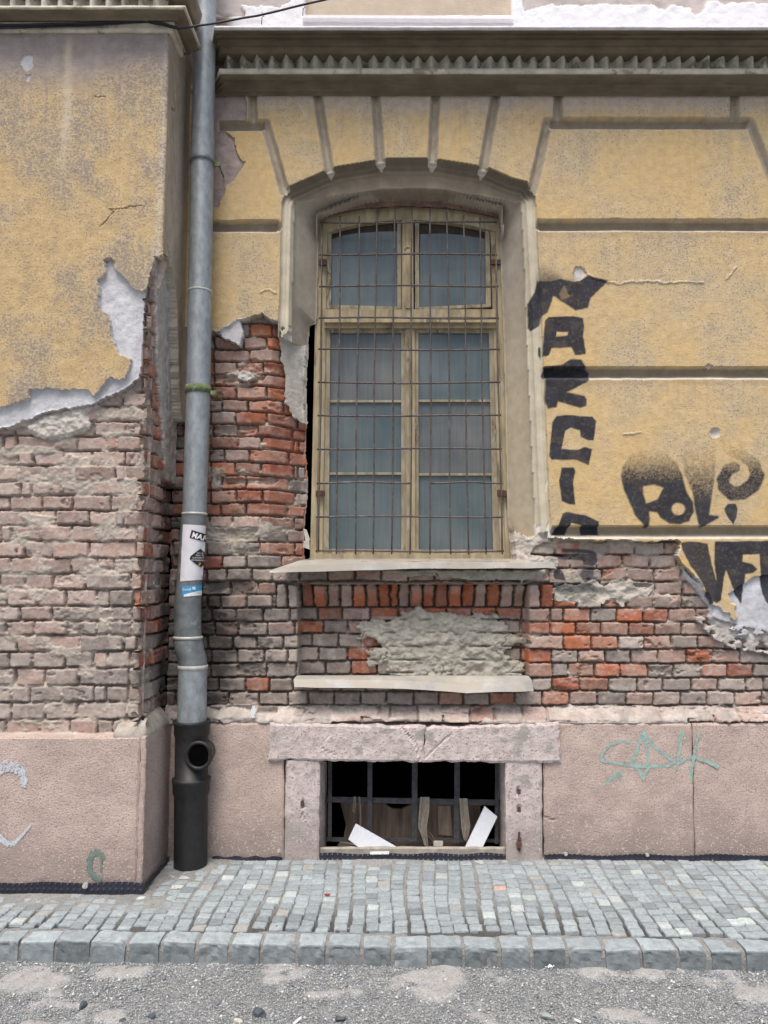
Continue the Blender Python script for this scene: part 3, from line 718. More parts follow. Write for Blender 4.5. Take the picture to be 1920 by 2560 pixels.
# the white undercoat shows where the right moulding has flaked
fe = isP & (dM > 0) & (PX < 800) & (PY > 806) & (fbm(PX / 9, PY / 9, 3, 164) + (PY - 826) / 40 > 0.1)
H = np.where(fe, -0.060, H); COL[..., :3] = np.where(fe[..., None], np.array((0.56, 0.55, 0.53)), COL[..., :3])
fl = mould & (PX > 1300) & (PY > 1200) & (fbm(PX / 16, PY / 50, 3, 163) + (PY - 1290) / 160 > 0.25)
lay(fl, Hp - 0.004, c3((0.62, 0.61, 0.60)), 0, 3)
sur = isP & (dO > 0)
scl = np.array((0.345, 0.305, 0.245)) * (1 + 0.14 * n1 + 0.1 * n2)[..., None]
wm = sstep(600, 1000, PY)[..., None] * (PX > 1000)[..., None] * 0.6
scl = scl * (1 - wm) + np.array((0.46, 0.385, 0.265)) * wm
lay(sur, Hp, scl, 0, 3)
# exposed patches inside the plaster sheet
r = sdr([(480, 225), (612, 228), (622, 285), (608, 302), (560, 322), (586, 345), (592, 380), (600, 398), (616, 404), (590, 440), (565, 470), (545, 520), (480, 500)])
r = np.where((gd < 15) & (PX > 545), -1, r)
lay((r > 0) & isP, -0.012 + wav + 0.002 * lump, c3((0.335, 0.27, 0.245), 0.12, 30), 0, 2)
r = sdr([(1434, 682), (1440, 666), (1449, 664), (1466, 684), (1452, 700), (1436, 703)])
lay(r > 0, -0.010 + wav, c3((0.50, 0.47, 0.44)), 0, 2)
r = np.hypot(PX - 1788, (PY - 1082))
lay(r < 13, -0.012 * (1 - (r / 13) ** 2), c3((0.46, 0.43, 0.38)), 0, 2)
r = sdr([(1765, 917), (1772, 908), (1784, 912), (1776, 922)])
lay(r > 0, -0.012 + 0 * PX, c3((0.48, 0.43, 0.35)), 0, 2)
# hairline cracks with a lifted lip
for ln in ([(1520, 705), (1545, 710), (1590, 704), (1640, 703), (1660, 707), (1700, 703), (1760, 706)], [(1466, 686), (1490, 695), (1520, 704)],
           [(1815, 698), (1830, 680), (1842, 668)], [(1560, 1086), (1580, 1083), (1600, 1080)], [(652, 730), (668, 722), (690, 732)]):
    r = linedist(ln, W1, W2)
    m_ = (r < 1.8) & isP
    H = np.where(m_, H + 0.005, H); COL[..., :3] = np.where(m_[..., None], COL[..., :3] * 0.8 + 0.14, COL[..., :3])
# broken bricks on the crown of the opening
arc = (dF > 5) & (PY < 560)
lay(arc, -FDEP + 0.02 + 0 * PX, c3((0.19, 0.125, 0.095), 0.4, 14), 0, 0)

# ---- sprayed paint
A = lambda pts: [(1280 + a / 2.592, 600 + b / 2.592) for a, b in pts]
B = lambda pts: [(1280 + a / 2.592, 1250 + b / 2.592) for a, b in pts]
Cc = lambda pts: [(1680 + a / 6.9125, 1340 + b / 6.9125) for a, b in pts]
GW1 = PX + fbm(PX / 12, PY / 12, 2, 171) * 0.8; GW2 = PY + fbm(PX / 12, PY / 12, 2, 172) * 0.8
grain = fbm(PX / 3.0, PY / 3.0, 2, 173)
def spray(poly, soft=1.5, ramp=None, holes=()):
    s = sdf(poly, GW1, GW2)
    for h_ in holes: s = np.minimum(s, -sdf(h_, GW1, GW2))
    v = sstep(-soft, soft, s)
    if ramp is not None: v = v * np.clip(sstep(ramp[0], ramp[1], PY) + 0.25 * grain * (sstep(ramp[0], ramp[1], PY) < 0.95), 0, 1)
    return v
G1 = np.maximum.reduce([
    spray(A([(150, 330), (165, 250), (185, 262), (250, 262), (320, 250), (390, 268), (440, 262), (490, 232), (560, 245), (628, 262), (600, 290), (510, 375), (490, 440), (410, 460), (375, 435),
             (268, 365), (232, 470), (190, 495), (182, 550), (130, 580), (112, 550), (108, 400)]), 2.5),
    0.75 * spray(A([(170, 120), (250, 180), (330, 250), (400, 262), (250, 300), (170, 300)]), 16, (640, 705)),
    spray(A([(215, 520), (235, 498), (400, 492), (462, 505), (468, 560), (462, 620), (472, 680), (480, 735), (470, 742), (410, 745), (395, 710), (385, 695), (258, 702), (240, 745),
             (215, 758), (198, 750), (205, 640), (210, 560)]), 2.0, None, [A([(290, 595), (362, 597), (362, 618), (285, 625)])]),
    spray(A([(175, 690), (190, 690), (190, 770), (172, 740)]), 1.5)])
G1 = np.where(sdr([(1395, 735), (1410, 715), (1425, 740), (1405, 750)]) > 0, G1 * 0.75, G1)
G2 = np.maximum.reduce([
    spray(A([(205, 820), (330, 806), (380, 770), (450, 775), (480, 820), (512, 850), (500, 905), (480, 925), (360, 985), (470, 1010), (485, 1035), (482, 1075), (445, 1087), (360, 1065),
             (300, 1045), (290, 1085), (230, 1095), (212, 1030), (215, 905), (190, 880)]), 2.5),
    spray(A([(290, 1140), (350, 1132), (520, 1145), (545, 1170), (530, 1300), (495, 1300), (445, 1275), (440, 1235), (380, 1215), (345, 1235), (320, 1355), (430, 1360), (470, 1340),
             (520, 1355), (498, 1460), (420, 1428), (255, 1425), (240, 1400), (248, 1300), (262, 1180)]), 1.6),
    spray(A([(320, 1475), (400, 1475), (410, 1500), (395, 1560), (410, 1715), (370, 1715), (320, 1690), (305, 1560)]), 1.6),
    spray(A([(330, 1770), (360, 1762), (480, 1785), (560, 1825), (575, 1912), (455, 1912), (450, 1850), (385, 1835), (350, 1912), (262, 1912), (300, 1850), (320, 1800)]), 1.6)])
G3 = np.maximum.reduce([0.85 * spray(B([(335, 312), (420, 315), (540, 325), (565, 350), (480, 345), (340, 335)]), 2),
    0.85 * spray(B([(258, 350), (480, 345), (565, 345), (572, 400), (540, 430), (480, 420), (475, 390), (320, 380)]), 2),
    0.92 * spray(B([(285, 460), (320, 442), (345, 470), (365, 525), (290, 510), (280, 490)]), 1.5),
    0.75 * spray(B([(470, 440), (550, 440), (545, 500), (530, 520), (470, 520), (455, 480)]), 3),
    0.72 * spray(B([(290, 570), (330, 530), (540, 530), (575, 600), (330, 620), (300, 600)]), 6),
    0.5 * spray(B([(440, 620), (560, 615), (560, 650), (470, 680)]), 6)])
def stroke(pts, w, soft=3):
    out = np.zeros(PX.shape)
    for (a, b, wa), (c, d, wb) in zip(pts[:-1], pts[1:]):
        L_ = linedist(A([(a, b), (c, d)]), GW1, GW2, 60)
        ww = (wa + wb) / 2 / 2.592
        out = np.maximum(out, sstep(ww + soft, ww - soft, L_))
    return out
qm = stroke([(1370, 1320, 26), (1420, 1370, 30), (1500, 1400, 34), (1565, 1450, 38), (1590, 1530, 44), (1560, 1590, 48), (1500, 1635, 46), (1430, 1645, 44), (1375, 1600, 40),
             (1365, 1550, 38), (1400, 1490, 36), (1440, 1475, 34)], 0)
qm = qm * np.clip(sstep(1100, 1205, PY) + 0.25 * grain, 0, 1)
G4 = np.maximum.reduce([
    spray(A([(705, 1530), (715, 1470), (760, 1400), (830, 1370), (920, 1365), (1010, 1390), (1070, 1450), (1105, 1530), (1120, 1590), (1135, 1640), (1175, 1700), (1180, 1760), (1150, 1820),
             (1090, 1842), (1020, 1840), (960, 1800), (940, 1765), (890, 1760), (892, 1830), (885, 1865), (865, 1862), (800, 1790), (760, 1700), (725, 1620)]), 3, (1105, 1215),
          [A([(850, 1595), (920, 1585), (980, 1608), (940, 1680), (870, 1705), (850, 1640)]),
           A([(1078 + 43 * math.cos(t), 1742 + 40 * math.sin(t)) for t in np.linspace(0, 6.28, 14)[:-1]])]),
    spray(A([(1085, 1300), (1180, 1280), (1325, 1330), (1310, 1560), (1300, 1620), (1280, 1780), (1340, 1788), (1340, 1802), (1240, 1860), (1210, 1845), (1185, 1740), (1170, 1640), (1120, 1520), (1095, 1400)]), 3, (1095, 1270)),
    qm, spray(A([(1375, 1740), (1400, 1710), (1450, 1710), (1462, 1740), (1455, 1800), (1435, 1845), (1400, 1800)]), 1.5)])
G5 = np.maximum.reduce([
    0.97 * spray(Cc([(150, 120), (300, 90), (480, 100), (620, 130), (640, 260), (700, 520), (760, 740), (780, 760), (900, 620), (860, 900), (850, 1110), (780, 1165), (720, 1130), (700, 1200),
                     (600, 1040), (560, 900), (500, 780), (420, 640), (320, 520), (240, 360), (180, 240)]), 2),
    spray(Cc([(745, 95), (2600, 70), (2600, 330), (1500, 310), (1230, 330), (1220, 440), (1390, 480), (1480, 570), (1400, 640), (1260, 660), (1245, 900), (1215, 1180), (1100, 1020), (1020, 820),
              (935, 590), (900, 700), (850, 1110), (780, 1165), (700, 1040), (780, 800), (735, 500)]), 1.6),
    spray(Cc([(1510, 300), (2200, 300), (2200, 700), (1800, 1200), (1659, 1160), (1580, 1000), (1540, 800), (1530, 640)]), 1.6),
    0.9 * spray(Cc([(1060, 300), (2600, -40), (2600, 60), (1200, 60)]), 4) * 0])
G5 = G5 * (PX < 2050)
paint = np.maximum.reduce([G1, G2, G3, G4, G5])
pcol = np.array((0.022, 0.025, 0.036)) * (1 + 0.35 * fbm(PX / 25, PY / 25, 3, 181))[..., None]
bare = 0.08 * sstep(0.3, 0.7, fbm(PX / 5, PY / 5, 3, 183)) + 0.05 * sstep(0.3, 0.7, fbm(PX / 40, PY / 30, 3, 184))
pa = (np.clip(paint, 0, 1) * (0.975 - bare) * (H > -0.2))[..., None]
COL[..., :3] = COL[..., :3] * (1 - pa) + pcol * pa
COL[..., 3] = COL[..., 3] * (1 - pa[..., 0]) - 0.9 * pa[..., 0]
onwall = (REG <= 3) & (H > -0.2)
GM = [(5, G1), (6, G2), (7, G3), (8, G4), (9, G5)]
for rid, g_ in GM: REG[(g_ > 0.45) & onwall] = rid
# ragged base under the cut edges, hole for the windows
H = np.where((dF > 0), np.where(arc, H, -FDEP), H)
above = PY < np.interp(PX, [dp([q], 0.235)[0][0] for q in AU], [dp([q], 0.235)[0][1] for q in AU]) + 6
hole = (dF > 3.5) & ~above
H = np.where(above & (dF > 5), -FDEP + 0.012 + 0.006 * lump, H)
H = np.where((dF > 0) & (dF <= 5) & (PY < 560), -0.085 - (FDEP - 0.10) * dF / 5.0, H)
bopen = sdf(dp([(790, 1890), (1275, 1890), (1275, 2200), (790, 2200)], 0.0), PX, PY) > 0
hole |= bopen
hole |= PY > 1880
ox = 0.0
pos = np.stack([X, -H, Z], -1)
TBL = {0: ("brickwork", M_brick, "bare weathered brickwork where the plaster has fallen"),
       1: ("plaster", M_plaster, "ochre plaster with sunk rusticated joints"),
       2: ("render_patch", M_render, "pale grey undercoat left bare"),
       3: ("window_surround", M_surround, "grey moulded arched surround of the window"),
       4: ("mortar_patch", M_mortar, "lumpy grey mortar smeared over the bricks"),
       5: ("graffiti", M_plaster, "black sprayed letters N and A high beside the window"),
       6: ("graffiti", M_plaster, "black sprayed letters K C I and the top of an O"),
       7: ("graffiti", M_brick, "faded black spray on the bricks right of the sill"),
       8: ("graffiti", M_plaster, "black sprayed word POL with a question mark"),
       9: ("graffiti", M_plaster, "black sprayed letters VFL at the right edge")}
fo = field(bld, pos, COL, REG, hole, TBL)

# ------------------------------------------------------------------ projecting bay on the left
PYP = -0.40                                      # plane of its plaster
XC = -1.205                                      # its corner
xs = np.arange(-2.35, XC + 1e-6, STEP); zs = np.arange(0.45, 4.36, STEP)
xs[-1] = XC
X, Z = np.meshgrid(xs, zs)
PX, PY = proj(X, np.full_like(X, PYP), Z)
W1 = PX + fbm(PX / 16, PY / 16, 4, 203) * 3.5
W2 = PY + fbm(PX / 16, PY / 16, 4, 208) * 3.5
JP = [610, 646, 683, 720, 757, 794, 831, 868, 905, 942, 979, 1016, 1053, 1089, 1126, 1163, 1203, 1239, 1276, 1315, 1354, 1394, 1433, 1473, 1514, 1552, 1589, 1629, 1671,
      1714, 1756, 1799, 1840, 1885]
DB = 0.05                                        # thickness of the lost plaster
# joints were measured on the brick face, a little deeper: convert
JP = [float(dp([(200, j)], PYP + DB, PYP)[0][1]) for j in JP]
redf = 0.02 + 0.05 * np.exp(-(((PY - 1180) / 160) ** 2)) + 0.0 * PX
greyf = np.clip(0.12 + 0.8 * sstep(1400, 1640, PY), 0, 0.92)
flushf = 0.60 - 0.12 * sstep(1400, 1600, PY) + 0 * PX
Hb, Cb = brickfield(PX, PY, JP, [78, 120, 122, 84], 61, redf, greyf, 0.0 * PX, flushf, alt=False, over=OVP)
corner_x = np.interp(PY, [600, 900, 1070, 1533, 1840], [392, 378, 372, 345, 334])
Cb = Cb * 0.72 + np.array((0.385, 0.325, 0.29)) * 0.28 * (1 + 0.25 * fbm(PX / 26, PY / 12, 4, 233))[..., None]
Hb = Hb * 0.85
H = Hb - DB
COL = np.zeros(PX.shape + (4,)); COL[..., :3] = Cb
REG = np.zeros(PX.shape, int)
lump = fbm(PX / 18, PY / 15, 4, 211); lump2 = fbm(PX / 60, PY / 40, 3, 213); n2 = fbm(PX / 30, PY / 50, 4, 215); n1 = fbm(PX / 110, PY / 110, 5, 217)
GREYL = [(-300, 300), (386, 300), (386, 725), (386, 725), (384, 800), (380, 869), (374, 930), (368, 945), (328, 970), (250, 997), (200, 1031), (162, 1016), (100, 1031), (58, 1057), (0, 1068), (-300, 1110)]
r = sdr(GREYL)
lay(r > 0, -0.022 + 0.002 * lump + 0.004 * sstep(6, 0, r), c3((0.50, 0.50, 0.52), 0.12, 50, 221), 0, 2)
r = sdr([(0, 1070), (58, 1060), (60, 1080), (100, 1095), (140, 1095), (190, 1080), (215, 1070), (220, 1050), (200, 1031), (250, 1005), (160, 1020), (100, 1035)])
lay(r > 0, -0.045 + 0.010 * lump + 0.01 * sstep(0, 10, r), c3((0.45, 0.42, 0.375), 0.12, 25, 222), 0, 4)
YEL = [(-300, 0), (600, 0), (600, 640), (386, 640), (386, 725), (376, 729), (343, 721), (320, 698), (287, 671), (274, 648), (262, 652), (266, 683), (245, 702), (251, 714), (247, 768), (270, 783),
       (278, 800), (285, 839), (305, 881), (340, 893), (349, 893), (343, 923), (328, 949), (285, 943), (262, 962), (235, 989), (216, 970), (170, 974), (127, 970), (75, 972), (71, 999), (0, 1018), (-300, 1060)]
dY = sdr(YEL)
y1 = np.array((0.50, 0.365, 0.190)); y2 = np.array((0.42, 0.345, 0.235))
mx_ = np.clip(0.45 + 0.8 * n1 + 0.3 * n2, 0, 1)[..., None]
pc = y1 * (1 - mx_) + y2 * mx_
stk_ = np.clip(np.clip(fbm(PX / 8, PY / 320, 3, 257) - 0.05, 0, 1) * 0.9 * np.exp(-np.maximum(PY - 150, 0) / 200.0), 0, 0.6)[..., None]; pc = pc * (1 - stk_) + np.array((0.29, 0.25, 0.22)) * stk_
tg = (0.92 * sstep(250, 150, PY + 40 * n1 + 14 * n2 + 0.05 * PX))[..., None]
pc = pc * (1 - tg) + np.array((0.30, 0.265, 0.25)) * (1 + 0.15 * n2[..., None]) * tg
st_ = (0.75 * np.exp(-((PX - 168 + (PY - 200) * 0.035 - 5 * n2) / 11.0) ** 2) * sstep(75, 110, PY) * sstep(460, 330, PY))[..., None]
pc = pc * (1 - st_) + np.array((0.50, 0.42, 0.33)) * st_
be = (0.5 * sstep(20, 0, np.abs(PX - np.interp(PY, [0, 300, 640], [428, 412, 392])) ))[..., None]
pc = pc * (1 - be) + np.array((0.50, 0.47, 0.40)) * be
ed = (sstep(4, 1, dY) * 0.8)[..., None]
pc = pc * (1 - ed) + np.array((0.55, 0.50, 0.42)) * ed
lay(dY > 0, 0.004 * n1 + 0.0008 * lump, pc, np.clip(0.85 + 0.55 * n1 + 0.3 * n2, 0.3, 1.3) * (1 - 0.6 * tg[..., 0]) * (1 - st_[..., 0]), 1)
r = sdr([(48, 150), (60, 140), (82, 138), (80, 170), (66, 178), (52, 165)])
r = np.maximum(r, sdr([(64, 190), (78, 188), (74, 205), (66, 204)]))
lay(r > 0, -0.008 + 0 * PX, c3((0.50, 0.49, 0.50)), 0, 2)
for ln, w in (([(250, 566), (268, 548), (284, 530), (275, 523), (300, 521), (330, 517), (360, 514)], 1.2), ([(262, 652), (274, 648), (287, 660)], 1.6), ([(235, 240), (262, 243)], 0.8)):
    r = linedist(ln, W1, W2)
    up = (r < w)
    H = np.where(up, H - 0.008, H); COL[..., :3] = np.where(up[..., None], COL[..., :3] * 0.9, COL[..., :3])
    lip = (r >= w) & (r < w + 3) & (W2 < 560)
    H = np.where(lip, H + 0.0015, H)
# decayed top of plinth
r = PY - 1838 - 4 * lump2
lay(r > 0, -0.05 + 0.06 * sstep(-2, 16, r) - 0.03 * (PY > 1850), c3((0.42, 0.37, 0.335), 0.2, 30), 0, 0)
hole = PY > 1900
# recess the brick part from the corner so the return (also bare brick) meets it
xl = X.copy()
Wd = sstep(640, 760, PY)
inset = (0.055 * Wd)
xl = XC + (X - XC) * 1.0 - inset * sstep(-0.35, 0.0, X - XC)
rnd = sstep(-0.018, 0.0, X - XC)
H = H - 0.008 * rnd ** 2
pos = np.stack([xl, PYP - H, Z], -1)
TBP = {0: ("brickwork", M_brick, "dusty pink and grey brickwork of the projecting bay"),
       1: ("plaster", M_plaster, "flaking speckled ochre plaster of the projecting bay"),
       2: ("render_patch", M_render, "pale grey undercoat along the torn plaster edge"),
       4: ("mortar_patch", M_mortar, "loose mortar hanging below the torn plaster")}
field(bld, pos, COL, REG, hole, TBP)

# return face of the bay: local coordinate t runs from the corner (0) to the main wall (1)
ys = np.linspace(0, 1, 92)
T, Z = np.meshgrid(ys, zs)
Yw = PYP + T * 0.45
_, PY = proj(np.full_like(T, -1.2), np.full_like(T, PYP), Z)
PX = T * 0.45 * 510.0
W1 = PX + fbm(PX / 16, PY / 16, 4, 303) * 5; W2 = PY + fbm(PX / 16, PY / 16, 4, 308) * 5
Hb, Cb = brickfield(PX, PY, JP, [78, 120, 90], 71, 0.30 + 0.0 * PX, np.clip(0.2 + 0.5 * sstep(1450, 1640, PY), 0, 1), np.clip(0.75 * sstep(110, 205, PX), 0, 0.8) * sstep(900, 1200, PY), 0.40 + 0.4 * sstep(60, 130, PX) * sstep(1300, 1000, PY), alt=False)
H = Hb - 0.062; COL = np.zeros(PX.shape + (4,)); COL[..., :3] = Cb; REG = np.zeros(PX.shape, int)
lump = fbm(PX / 18, PY / 15, 4, 311); n1 = fbm(PX / 60, PY / 110, 4, 313); lump2 = lump
RR = [(22, 640), (400, 600), (400, 1180), (150, 1180), (120, 1100), (95, 1000), (70, 960), (60, 900), (45, 880), (34, 800), (26, 720)]
r = sdr(RR)
lay(r > 0, -0.045 + 0.004 * lump, c3((0.44, 0.41, 0.37), 0.14, 25, 321), 0, 2)
PR = [(-60, 0), (400, 0), (400, 1010), (190, 1010), (150, 850), (140, 790), (120, 700), (80, 640), (40, 628), (-60, 640)]
r = sdr(PR)
pc = np.array((0.44, 0.375, 0.29)) * (1 + 0.15 * n1)[..., None]
gg = (0.6 * sstep(420, 200, PY))[..., None]
pc = pc * (1 - gg) + np.array((0.37, 0.30, 0.22)) * gg
lay(r > 0, 0.003 * n1 + 0 * PX, pc, 0.05, 1)
for ln, w in (([(30, 130), (60, 200), (70, 235), (40, 250), (50, 290), (70, 340), (88, 420)], 5), ([(40, 600), (70, 650), (100, 740), (140, 830), (120, 880), (140, 940), (150, 1000)], 5)):
    r = linedist(ln, W1, W2)
    H = np.where(r < w * 0.6, H - 0.05, H); COL[..., :3] = np.where((r < w * 0.6)[..., None], COL[..., :3] * 0.5, COL[..., :3])
pos = np.stack([XC + H, Yw, Z], -1)
hole = np.zeros(PX.shape, bool)
TBR = {0: ("brickwork", M_brick, "reddish brick side of the bay, sooty beside the pipe"),
       1: ("plaster", M_plaster, "cracked beige plaster on the side of the bay"),
       2: ("render_patch", M_render, "rough render on the side of the bay")}
field(bld, pos[:, ::-1], COL[:, ::-1], REG[:, ::-1], hole, TBR)

# ------------------------------------------------------------------ cornices
def sweep(name, prof, path, mt, parent, label=None, wob=0.0012, seg=0.02):
    """prof: (out, z) points; path: list of (x, y, nx, ny) stations with mitred outward normals"""
    st = []
    for (a, b) in zip(path[:-1], path[1:]):
        n = max(2, int(math.hypot(b[0] - a[0], b[1] - a[1]) / seg))
        for i in range(n): 
            t = i / n; st.append(tuple(a[j] + (b[j] - a[j]) * t for j in range(4)))
    st.append(path[-1])
    pr = []
    for (a, b) in zip(prof[:-1], prof[1:]):
        n = max(1, int(math.hypot(b[0] - a[0], b[1] - a[1]) / 0.012))
        for i in range(n): pr.append((a[0] + (b[0] - a[0]) * i / n, a[1] + (b[1] - a[1]) * i / n))
    pr.append(prof[-1])
    v = []
    for i, s in enumerate(st):
        for j, (o, z) in enumerate(pr):
            w = wob * float(vn(s[0] * 9 + s[1] * 7, j * 0.35, 9)) + wob * 2.0 * min(0, float(vn(s[0] * 23 + s[1] * 20, j * 0.8, 19)) + 0.45)
            v.append((s[0] + s[2] * (o + w), s[1] + s[3] * (o + w), z + w * 0.5))
    m = len(pr); f = []
    for i in range(len(st) - 1):
        for j in range(m - 1):
            a = i * m + j
            f.append((a, a + 1, a + m + 1, a + m))
    return link(name, mesh(name, v, np.array(f)), mt, parent, label=label)

def PR(points, Yp):     # (out, row) -> (out, z) measured on plane Yp - out
    return [(o, float(onY(CX, rw, Yp - o)[1])) for o, rw in points]
mainpath = [(-1.055, 0, -0.2, 0), (-1.015, 0, 0, -1), (2.4, 0, 0, -1)]
low = PR([(0.0, 240), (0.014, 238), (0.014, 231), (0.030, 229), (0.036, 228), (0.030, 222), (0.052, 215), (0.060, 214), (0.052, 209), (0.080, 200), (0.088, 199), (0.082, 195), (0.105, 186)], 0)
sweep("cornice", low, mainpath, M_cornice, bld, "dark stained lower moulding of the main cornice")
fil = PR([(0.105, 186), (0.112, 184), (0.114, 171)], 0); fil.append((-0.01, fil[-1][1] + 0.012))
sweep("cornice_fillet", fil, mainpath, M_fillet, bld)
zt = float(onY(CX, 134, -0.095)[1])
up = [(0.02, zt + 0.002), (0.100, zt)] + PR([(0.104, 128), (0.110, 118), (0.118, 117), (0.112, 114), (0.150, 101), (0.160, 100), (0.152, 96), (0.188, 90), (0.198, 89), (0.190, 85), (0.226, 79), (0.234, 78), (0.234, 72)], 0)
sweep("cornice", up, mainpath, M_cornice, bld, "dark stained upper moulding of the main cornice")
zf = float(onY(CX, 72, -0.245)[1]); 
flash = [(0.236, zf - 0.002), (0.248, zf), (0.250, zf + 0.012), (0.20, zf + 0.03), (-0.02, zf + 0.085)]
sweep("cornice_flashing", flash, mainpath, mat("flashing", col=(0.62, 0.60, 0.62), rough=0.6, vary=0.15, vscale=20), bld)

def foldband(x0, x1, y0, zb, zt_, pitch, amp, label):
    v = []; f = []; n = int((x1 - x0) / (pitch / 6))
    for i in range(n + 1):
        x = x0 + (x1 - x0) * i / n
        ph = ((x - x0) / pitch) % 1.0
        tri = 1 - abs(ph * 2 - 1)
        o = amp * (tri ** 0.9) * (0.93 + 0.07 * math.sin(i * 1.7))
        chip = 0.006 * max(0, float(vn(x * 31, 3.3, 4)))
        for z in (zb, (zb + zt_) / 2, zt_ + 0.004): v.append((x, y0 - o + chip, z))
    for i in range(n):
        for j in range(2):
            a = i * 3 + j; f.append((a, a + 1, a + 4, a + 3))
    return link("folded_frieze", mesh("folded_frieze", v, np.array(f)), M_fold, bld, label=label)
foldband(-1.02, 2.4, -0.005, fil[-2][1] - 0.01, zt, 0.0815, 0.088, "zigzag folded band between the cornice mouldings")

YP = PYP
PRp = lambda pts: PR(pts, YP)
baypath = [(-2.6, YP, 0, -1), (XC, YP, 1, -1), (XC, -0.21, 1, 0), (XC, -0.19, 0, 0)]
bl = PRp([(0.0, 84), (0.014, 80), (0.020, 74), (0.020, 62), (0.032, 55)])
sweep("cornice", bl, baypath, M_white if False else M_fillet, bld, "pale band under the bay cornice")
bm = PRp([(0.032, 55), (0.060, 50), (0.066, 40), (0.088, 34), (0.104, 24)])
sweep("cornice", bm, baypath, M_cornice, bld, "stained moulding of the bay cornice")
bf = PRp([(0.104, 24), (0.112, 22), (0.114, 14)]); bf.append((-0.01, bf[-1][1] + 0.012))
sweep("cornice_fillet", bf, baypath, M_fillet, bld)
zbt = bf[-2][1] + 0.10
foldband(-2.6, XC, YP - 0.005, bf[-2][1] - 0.01, zbt, 0.0815, 0.088, "zigzag folded band of the bay cornice")
bu = [(0.02, zbt + 0.002), (0.09, zbt), (0.10, zbt + 0.03), (0.105, zbt + 0.05), (0.11, zbt + 0.06), (0.115, zbt + 0.09), (-0.02, zbt + 0.16)]
sweep("cornice", bu, baypath, M_cornice, bld, "upper moulding of the bay cornice")

# upper storey wall above the cornices
xs = np.arange(-1.3, 2.4, 0.008); zs = np.arange(4.20, 5.3, 0.008)
X, Z = np.meshgrid(xs, zs); PX, PY = proj(X, np.zeros_like(X), Z)
W1 = PX + fbm(PX / 18, PY / 18, 4, 403) * 5; W2 = PY + fbm(PX / 18, PY / 18, 4, 408) * 5
lump = fbm(PX / 18, PY / 15, 4, 411)
COL = np.zeros(PX.shape + (4,)); COL[..., :3] = c3((0.72, 0.72, 0.74), 0.03); REG = np.ones(PX.shape, int); H = 0.003 * lump
r = np.maximum.reduce([sdr([(530, -300), (720, -300), (725, 5), (700, 18), (600, 12), (612, 40), (560, 45), (535, 30)]),
                       sdr([(1285, -300), (1310, 30), (1330, 22), (1370, 10), (1640, 12), (1660, 25), (1680, 10), (1720, 20), (1740, 34), (1760, 28), (1770, 5), (2400, 20), (2400, -300)])])
lay(r > 0, -0.012 + 0.002 * lump, c3((0.47, 0.42, 0.40), 0.2, 30), 0, 1)
r = sdf([(762, -400), (1278, -400), (1278, 38), (762, 38)], PX, PY)
lay(r > 0, -0.04 + 0 * PX, c3((0.50, 0.42, 0.33), 0.08, 40), 0, 1)
gm = (sstep(20, 60, PY + 20 * lump) * sstep(600, 560, PX))[..., None]
COL[..., :3] = COL[..., :3] * (1 - gm) + np.array((0.20, 0.16, 0.13)) * gm
pos = np.stack([X, -H, Z], -1)
field(bld, pos, COL, REG, np.zeros(PX.shape, bool), {1: ("upper_wall", M_white, "white rendered wall of the upper storey")})
b = MB(); q = hq([(755, 37), (1284, 40), (1284, 47), (755, 44)], -0.035, 0.05); b.hexa(*q)
b.build("upper_ledge", mat("white_ledge", col=(0.74, 0.73, 0.74), vary=0.05), bld)
b = MB()
b.box((-1.85, 0.4 + YP + 0.1, 5.0), (0.645 - 0.0, 0.45, 0.36)); b.build("upper_wall", M_fillet, bld, label="upper wall of the bay")
# solid masses behind the skins: side walls, so the building is closed
b = MB(); b.box((2.35, 0.5, 2.5), (0.06, 0.49, 2.6)); b.box((-0.0, 1.9, 2.5), (2.4, 0.05, 2.6)); b.box((0, 1.1, 5.25), (2.4, 1.0, 0.05)); b.box((-2.4, 0.8, 2.5), (0.05, 1.15, 2.6))
b.build("rear_shell", M_dark, bld)
# dark rooms
def room(x0, x1, z0, z1, y0, y1, name):
    v = [(x0, y0, z0), (x1, y0, z0), (x1, y0, z1), (x0, y0, z1), (x0, y1, z0), (x1, y1, z0), (x1, y1, z1), (x0, y1, z1)]
    f = [(4, 5, 6, 7), (0, 1, 5, 4), (2, 3, 7, 6), (1, 2, 6, 5), (3, 0, 4, 7)]
    return link(name, mesh(name, v, f), M_dark, bld)
room(-0.75, 0.85, 1.35, 3.7, 0.20, 1.6, "dark_room")
room(-0.60, 0.75, -0.12, 0.66, 0.16, 1.5, "dark_cellar")

# ------------------------------------------------------------------ arched window
YF = 0.235
win = MB()
def strip(mb, up_, lo, Y0, Y1):
    for i in range(len(up_) - 1):
        fr = [P3(*up_[i], Y0), P3(*up_[i + 1], Y0), P3(*lo[i + 1], Y0), P3(*lo[i], Y0)]
        mb.hexa(fr, [(p[0], Y1, p[2]) for p in fr])
wq = lambda q, a=YF, c=YF + 0.07: win.hexa(*hq(q, a, c))
wq([(793, 548), (806, 544), (790, 1397), (775, 1397)])
wq([(806, 544), (819, 540), (806, 1397), (790, 1397)], YF + 0.012)
wq([(1238, 540), (1252, 541), (1281, 1397), (1264, 1397)])
wq([(1225, 545), (1238, 540), (1264, 1397), (1250, 1397)], YF + 0.012)
au = [(793, 552), (850, 533), (910, 522), (970, 518), (1026, 517), (1115, 521), (1185, 532), (1252, 546)]
al = [(793, 590), (850, 570), (910, 557), (970, 551), (1026, 549), (1115, 554), (1185, 565), (1252, 582)]
strip(win, au, al, YF + 0.004, YF + 0.07)
wq([(775, 1384), (1281, 1384), (1283, 1399), (774, 1399)], YF - 0.006)
window = win.build("window", M_wood, bld, bevel=0.002, label="arched timber casement window with flaking yellow paint and eight dusty panes")
